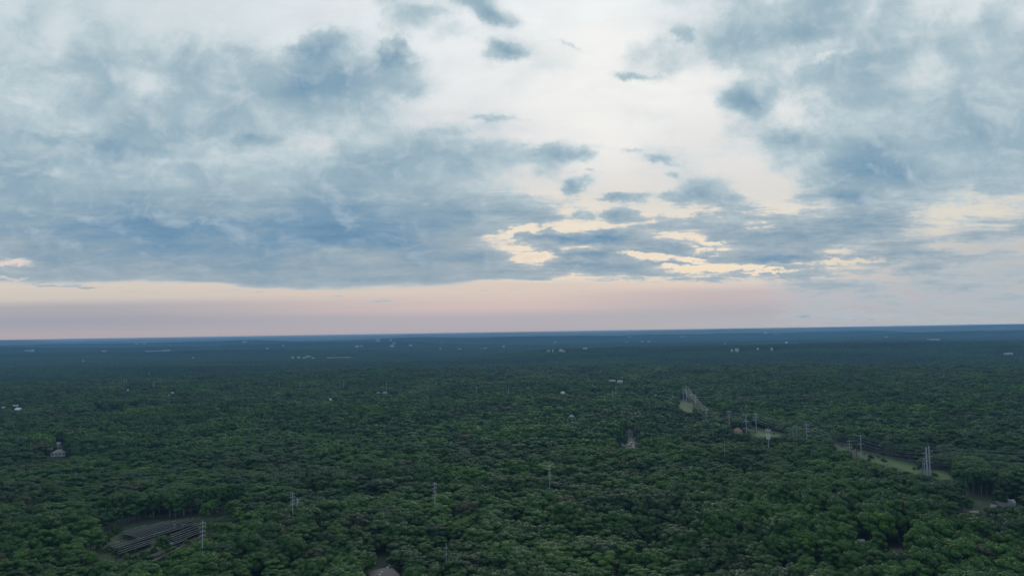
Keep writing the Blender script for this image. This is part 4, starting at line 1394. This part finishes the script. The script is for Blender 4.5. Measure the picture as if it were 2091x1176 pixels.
# ------------------------------------------------------------------ houses
def house(name, p, w, d, h, kind, wall, roof, nwin, label, rz=0.0, chim=True):
    root = empty(name, tuple(p), rz)
    tag(root, label, name.replace('_', ' '))
    eave = h * (.56 if h < 9 else .8)
    MB().box(-w / 2, w / 2, -d / 2, d / 2, -1, eave).build('wall', MAT[wall], root)
    o = .45
    W, D = w / 2 + o, d / 2 + o
    m_ = MB()
    if kind == 'hip':
        rx = max(W - D, W * .25)
        m_.add([(-W, -D, eave), (W, -D, eave), (W, D, eave), (-W, D, eave), (-rx, 0, h), (rx, 0, h)],
               [(0, 1, 5, 4), (1, 2, 5), (2, 3, 4, 5), (3, 0, 4), (3, 2, 1, 0)])
    elif kind == 'gable':
        m_.add([(-W, -D, eave), (W, -D, eave), (W, D, eave), (-W, D, eave), (-W, 0, h), (W, 0, h)],
               [(0, 1, 5, 4), (2, 3, 4, 5), (1, 2, 5), (3, 0, 4), (3, 2, 1, 0)])
    else:
        m_.box(-W, W, -D, D, eave, h)
    ro = m_.build('roof', MAT[roof], root)
    if chim:
        MB().box(w * .22, w * .22 + .8, .4, 1.2, eave + .5, h + .9).build('chimney', MAT['brownroof'], ro)
    for k in range(nwin):
        x = (-w / 2) + w * (k + .5) / nwin
        ww = min(.65, w / nwin * .3)
        fr = MB().box(x - ww - .12, x + ww + .12, -d / 2 - .10, -d / 2 - .003, eave * .38, eave * .82).build('window', MAT['white'], root)
        MB().box(x - ww, x + ww, -d / 2 - .14, -d / 2 - .103, eave * .38 + .12, eave * .82 - .12).build('pane', MAT['glass'], fr)
    MB().box(-.5, .5, -d / 2 - .06, -d / 2 - .004, 0, min(2.1, eave * .34)).build('door', MAT['brownroof'], root)
    return root
for hs, p in zip(HOUSES, HOUSE_POS):
    (u, v, hp, w, d, h, kind, wall, roof, nw, lb, cat) = hs
    rt_ = house(cat, p, w, d, h, kind, wall, roof, nw, lb, rz=((u * 7) % 5 - 2) * .10, chim=(cat == 'house' and w > 9))
    if u == 783:
        rt_.rotation_euler.z = .45
        roof_o = [c for c in rt_.children if c.name.startswith('roof')][0]
        e = h * .56
        for (x, y) in ((-1.6, -2.6), (-3.0, -4.0)):
            zz = h - (abs(y)) / (d / 2 + .45) * (h - e)
            MB().box(x - .45, x + .45, y - .35, y + .35, zz - .1, zz + .3).build('skylight', MAT['white'], roof_o)
        MB().tube((1.9, 2.4, h - 1.2), (4.0, 3.4, h - .6), .28, n=8).build('ridge_vent', MAT['white'], roof_o)

def far_building(name, x, y, z, w, h, wall, roof, label):
    root = empty(name, (x, y, z), 0.0)
    tag(root, label, 'building')
    d = max(10, min(w * .6, 30))
    MB().box(-w / 2, w / 2, 0, d, -3, h - (h * .12 if w < 60 else .8)).build('wall', MAT[wall], root)
    e = h - (h * .12 if w < 60 else .8)
    if w < 60:
        MB().add([(-w / 2 - .4, -.4, e), (w / 2 + .4, -.4, e), (w / 2 + .4, d + .4, e), (-w / 2 - .4, d + .4, e), (-w / 2 - .4, d / 2, h), (w / 2 + .4, d / 2, h)],
                 [(0, 1, 5, 4), (2, 3, 4, 5), (1, 2, 5), (3, 0, 4), (3, 2, 1, 0)]).build('roof', MAT[roof], root)
    else:
        MB().box(-w / 2 - .5, w / 2 + .5, -.5, d + .5, e, h).build('roof', MAT[roof], root)
    nw = max(2, min(6, int(w / 6)))
    for k in range(nw):
        xx_ = -w / 2 + w * (k + .5) / nw
        MB().box(xx_ - .9, xx_ + .9, -.08, -.004, e - 3.4, e - 1.6).build('window', MAT['glass'], root)
for f_, fp in zip(FAR, FAR_POS):
    w = fp[3]
    nm = 'house' if w < 30 else ('apartment_building' if 'apartment' in f_[6] else 'warehouse')
    far_building(nm, fp[0], fp[1], fp[2], w, fp[4], f_[4].replace('white', 'dull_white'), f_[5].replace('white', 'dull_white'), f_[6])

def water_tower(p, ztop, label, rad_):
    x, y, z = p[0], p[1], p[2]
    root = empty('water_tower', (x, y, z), 0)
    tag(root, label, 'water tower')
    hh = ztop - z
    m_ = MB()
    prof = [(0.35, -1.0), (0.9, -.75), (1.0, -.2), (.95, .3), (.6, .75), (.15, .95)]
    n = 16
    vs = []
    for (r_, zz) in prof:
        for i in range(n):
            vs.append((rad_ * r_ * math.cos(6.283 * i / n), rad_ * r_ * math.sin(6.283 * i / n), hh - rad_ + rad_ * zz))
    fs = [(k * n + i, k * n + (i + 1) % n, (k + 1) * n + (i + 1) % n, (k + 1) * n + i) for k in range(len(prof) - 1) for i in range(n)]
    fs.append(tuple(range(n))[::-1]); fs.append(tuple(range((len(prof) - 1) * n, len(prof) * n)))
    m_.add(vs, fs).build('tank', MAT['white'], root)
    MB().tube((0, 0, -1), (0, 0, hh - rad_ * 1.6), rad_ * .35, rad_ * .22, 12).build('column', MAT['white'], root)
water_tower(WT, WT[3], 'white water tower standing on the crest of the dark right ridge', 3.2 / FPX * WT[1] / 2 * 1.6)
water_tower(WT2, WT2[3], 'pale faraway tower beyond the dark right ridge', 3.2 / FPX * WT2[1] / 2 * 1.3)

# ------------------------------------------------------------------ parked cars at the street
def car(x, y, rz, mat, label):
    root = empty('parked_car', (x, y, 0.08), rz)
    tag(root, label, 'car', 'cars parked where the street meets the trees')
    prof = [(-2.2, .35), (2.2, .35), (2.25, .75), (1.35, .95), (.7, 1.42), (-1.1, 1.45), (-1.9, 1.0), (-2.25, .9)]
    n = len(prof)
    vs = [(a, -.88, b_) for a, b_ in prof] + [(a, .88, b_) for a, b_ in prof]
    fs = [tuple(range(n)), tuple(range(n, 2 * n))[::-1]] + [((i + 1) % n, i, n + i, n + (i + 1) % n) for i in range(n)]
    MB().add(vs, fs).build('body', mat, root)
    g_ = MB()
    for s in (-1, 1):
        g_.box(-1.2, .75, s * .9 - .012, s * .9 + .012, .98, 1.34)
    g_.build('side_window', MAT['glass'], root)
    for sx in (-1.35, 1.4):
        for s in (-1, 1):
            w_ = MB().tube((sx, s * .72, .32), (sx, s * .94, .32), .33, n=12).build('wheel', MAT['tyre'], root)
for (u, v, rz, mt, lb) in [(1274, 907.5, .1, 'white', 'white parked car farthest left where the street ends'), (1282, 906, 1.2, 'paleroof', 'pale silver parked car in the middle of the street end'),
                           (1290, 905.5, .2, 'white', 'white parked car at the right side of the street end'), (1285.5, 909.5, .4, 'white', 'white parked car lowest in the street gap'),
                           (1276, 903, .8, 'cream', 'beige parked car behind the white one at the left of the street')]:
    p = ground(u, v)
    car(p[0], p[1], rz, MAT[mt], lb)

# ------------------------------------------------------------------ haze
hz = MB().box(-27000, 27000, -27000, 27000, -130, 126.6)
hzm = bpy.data.materials.new('haze')
hzm.use_nodes = True
hzm.node_tree.nodes.clear()
HN = NT(hzm.node_tree)
pv = HN.node('ShaderNodeVolumePrincipled')
pv.inputs['Color'].default_value = (0.25, 0.54, 0.92, 1)
pv.inputs['Density'].default_value = 7.4e-5
pv.inputs['Anisotropy'].default_value = 0.0
ho = HN.node('ShaderNodeOutputMaterial')
HN.link(pv.outputs[0], ho.inputs['Volume'])
haze = hz.build('haze', hzm)
tag(haze, kind='stuff')
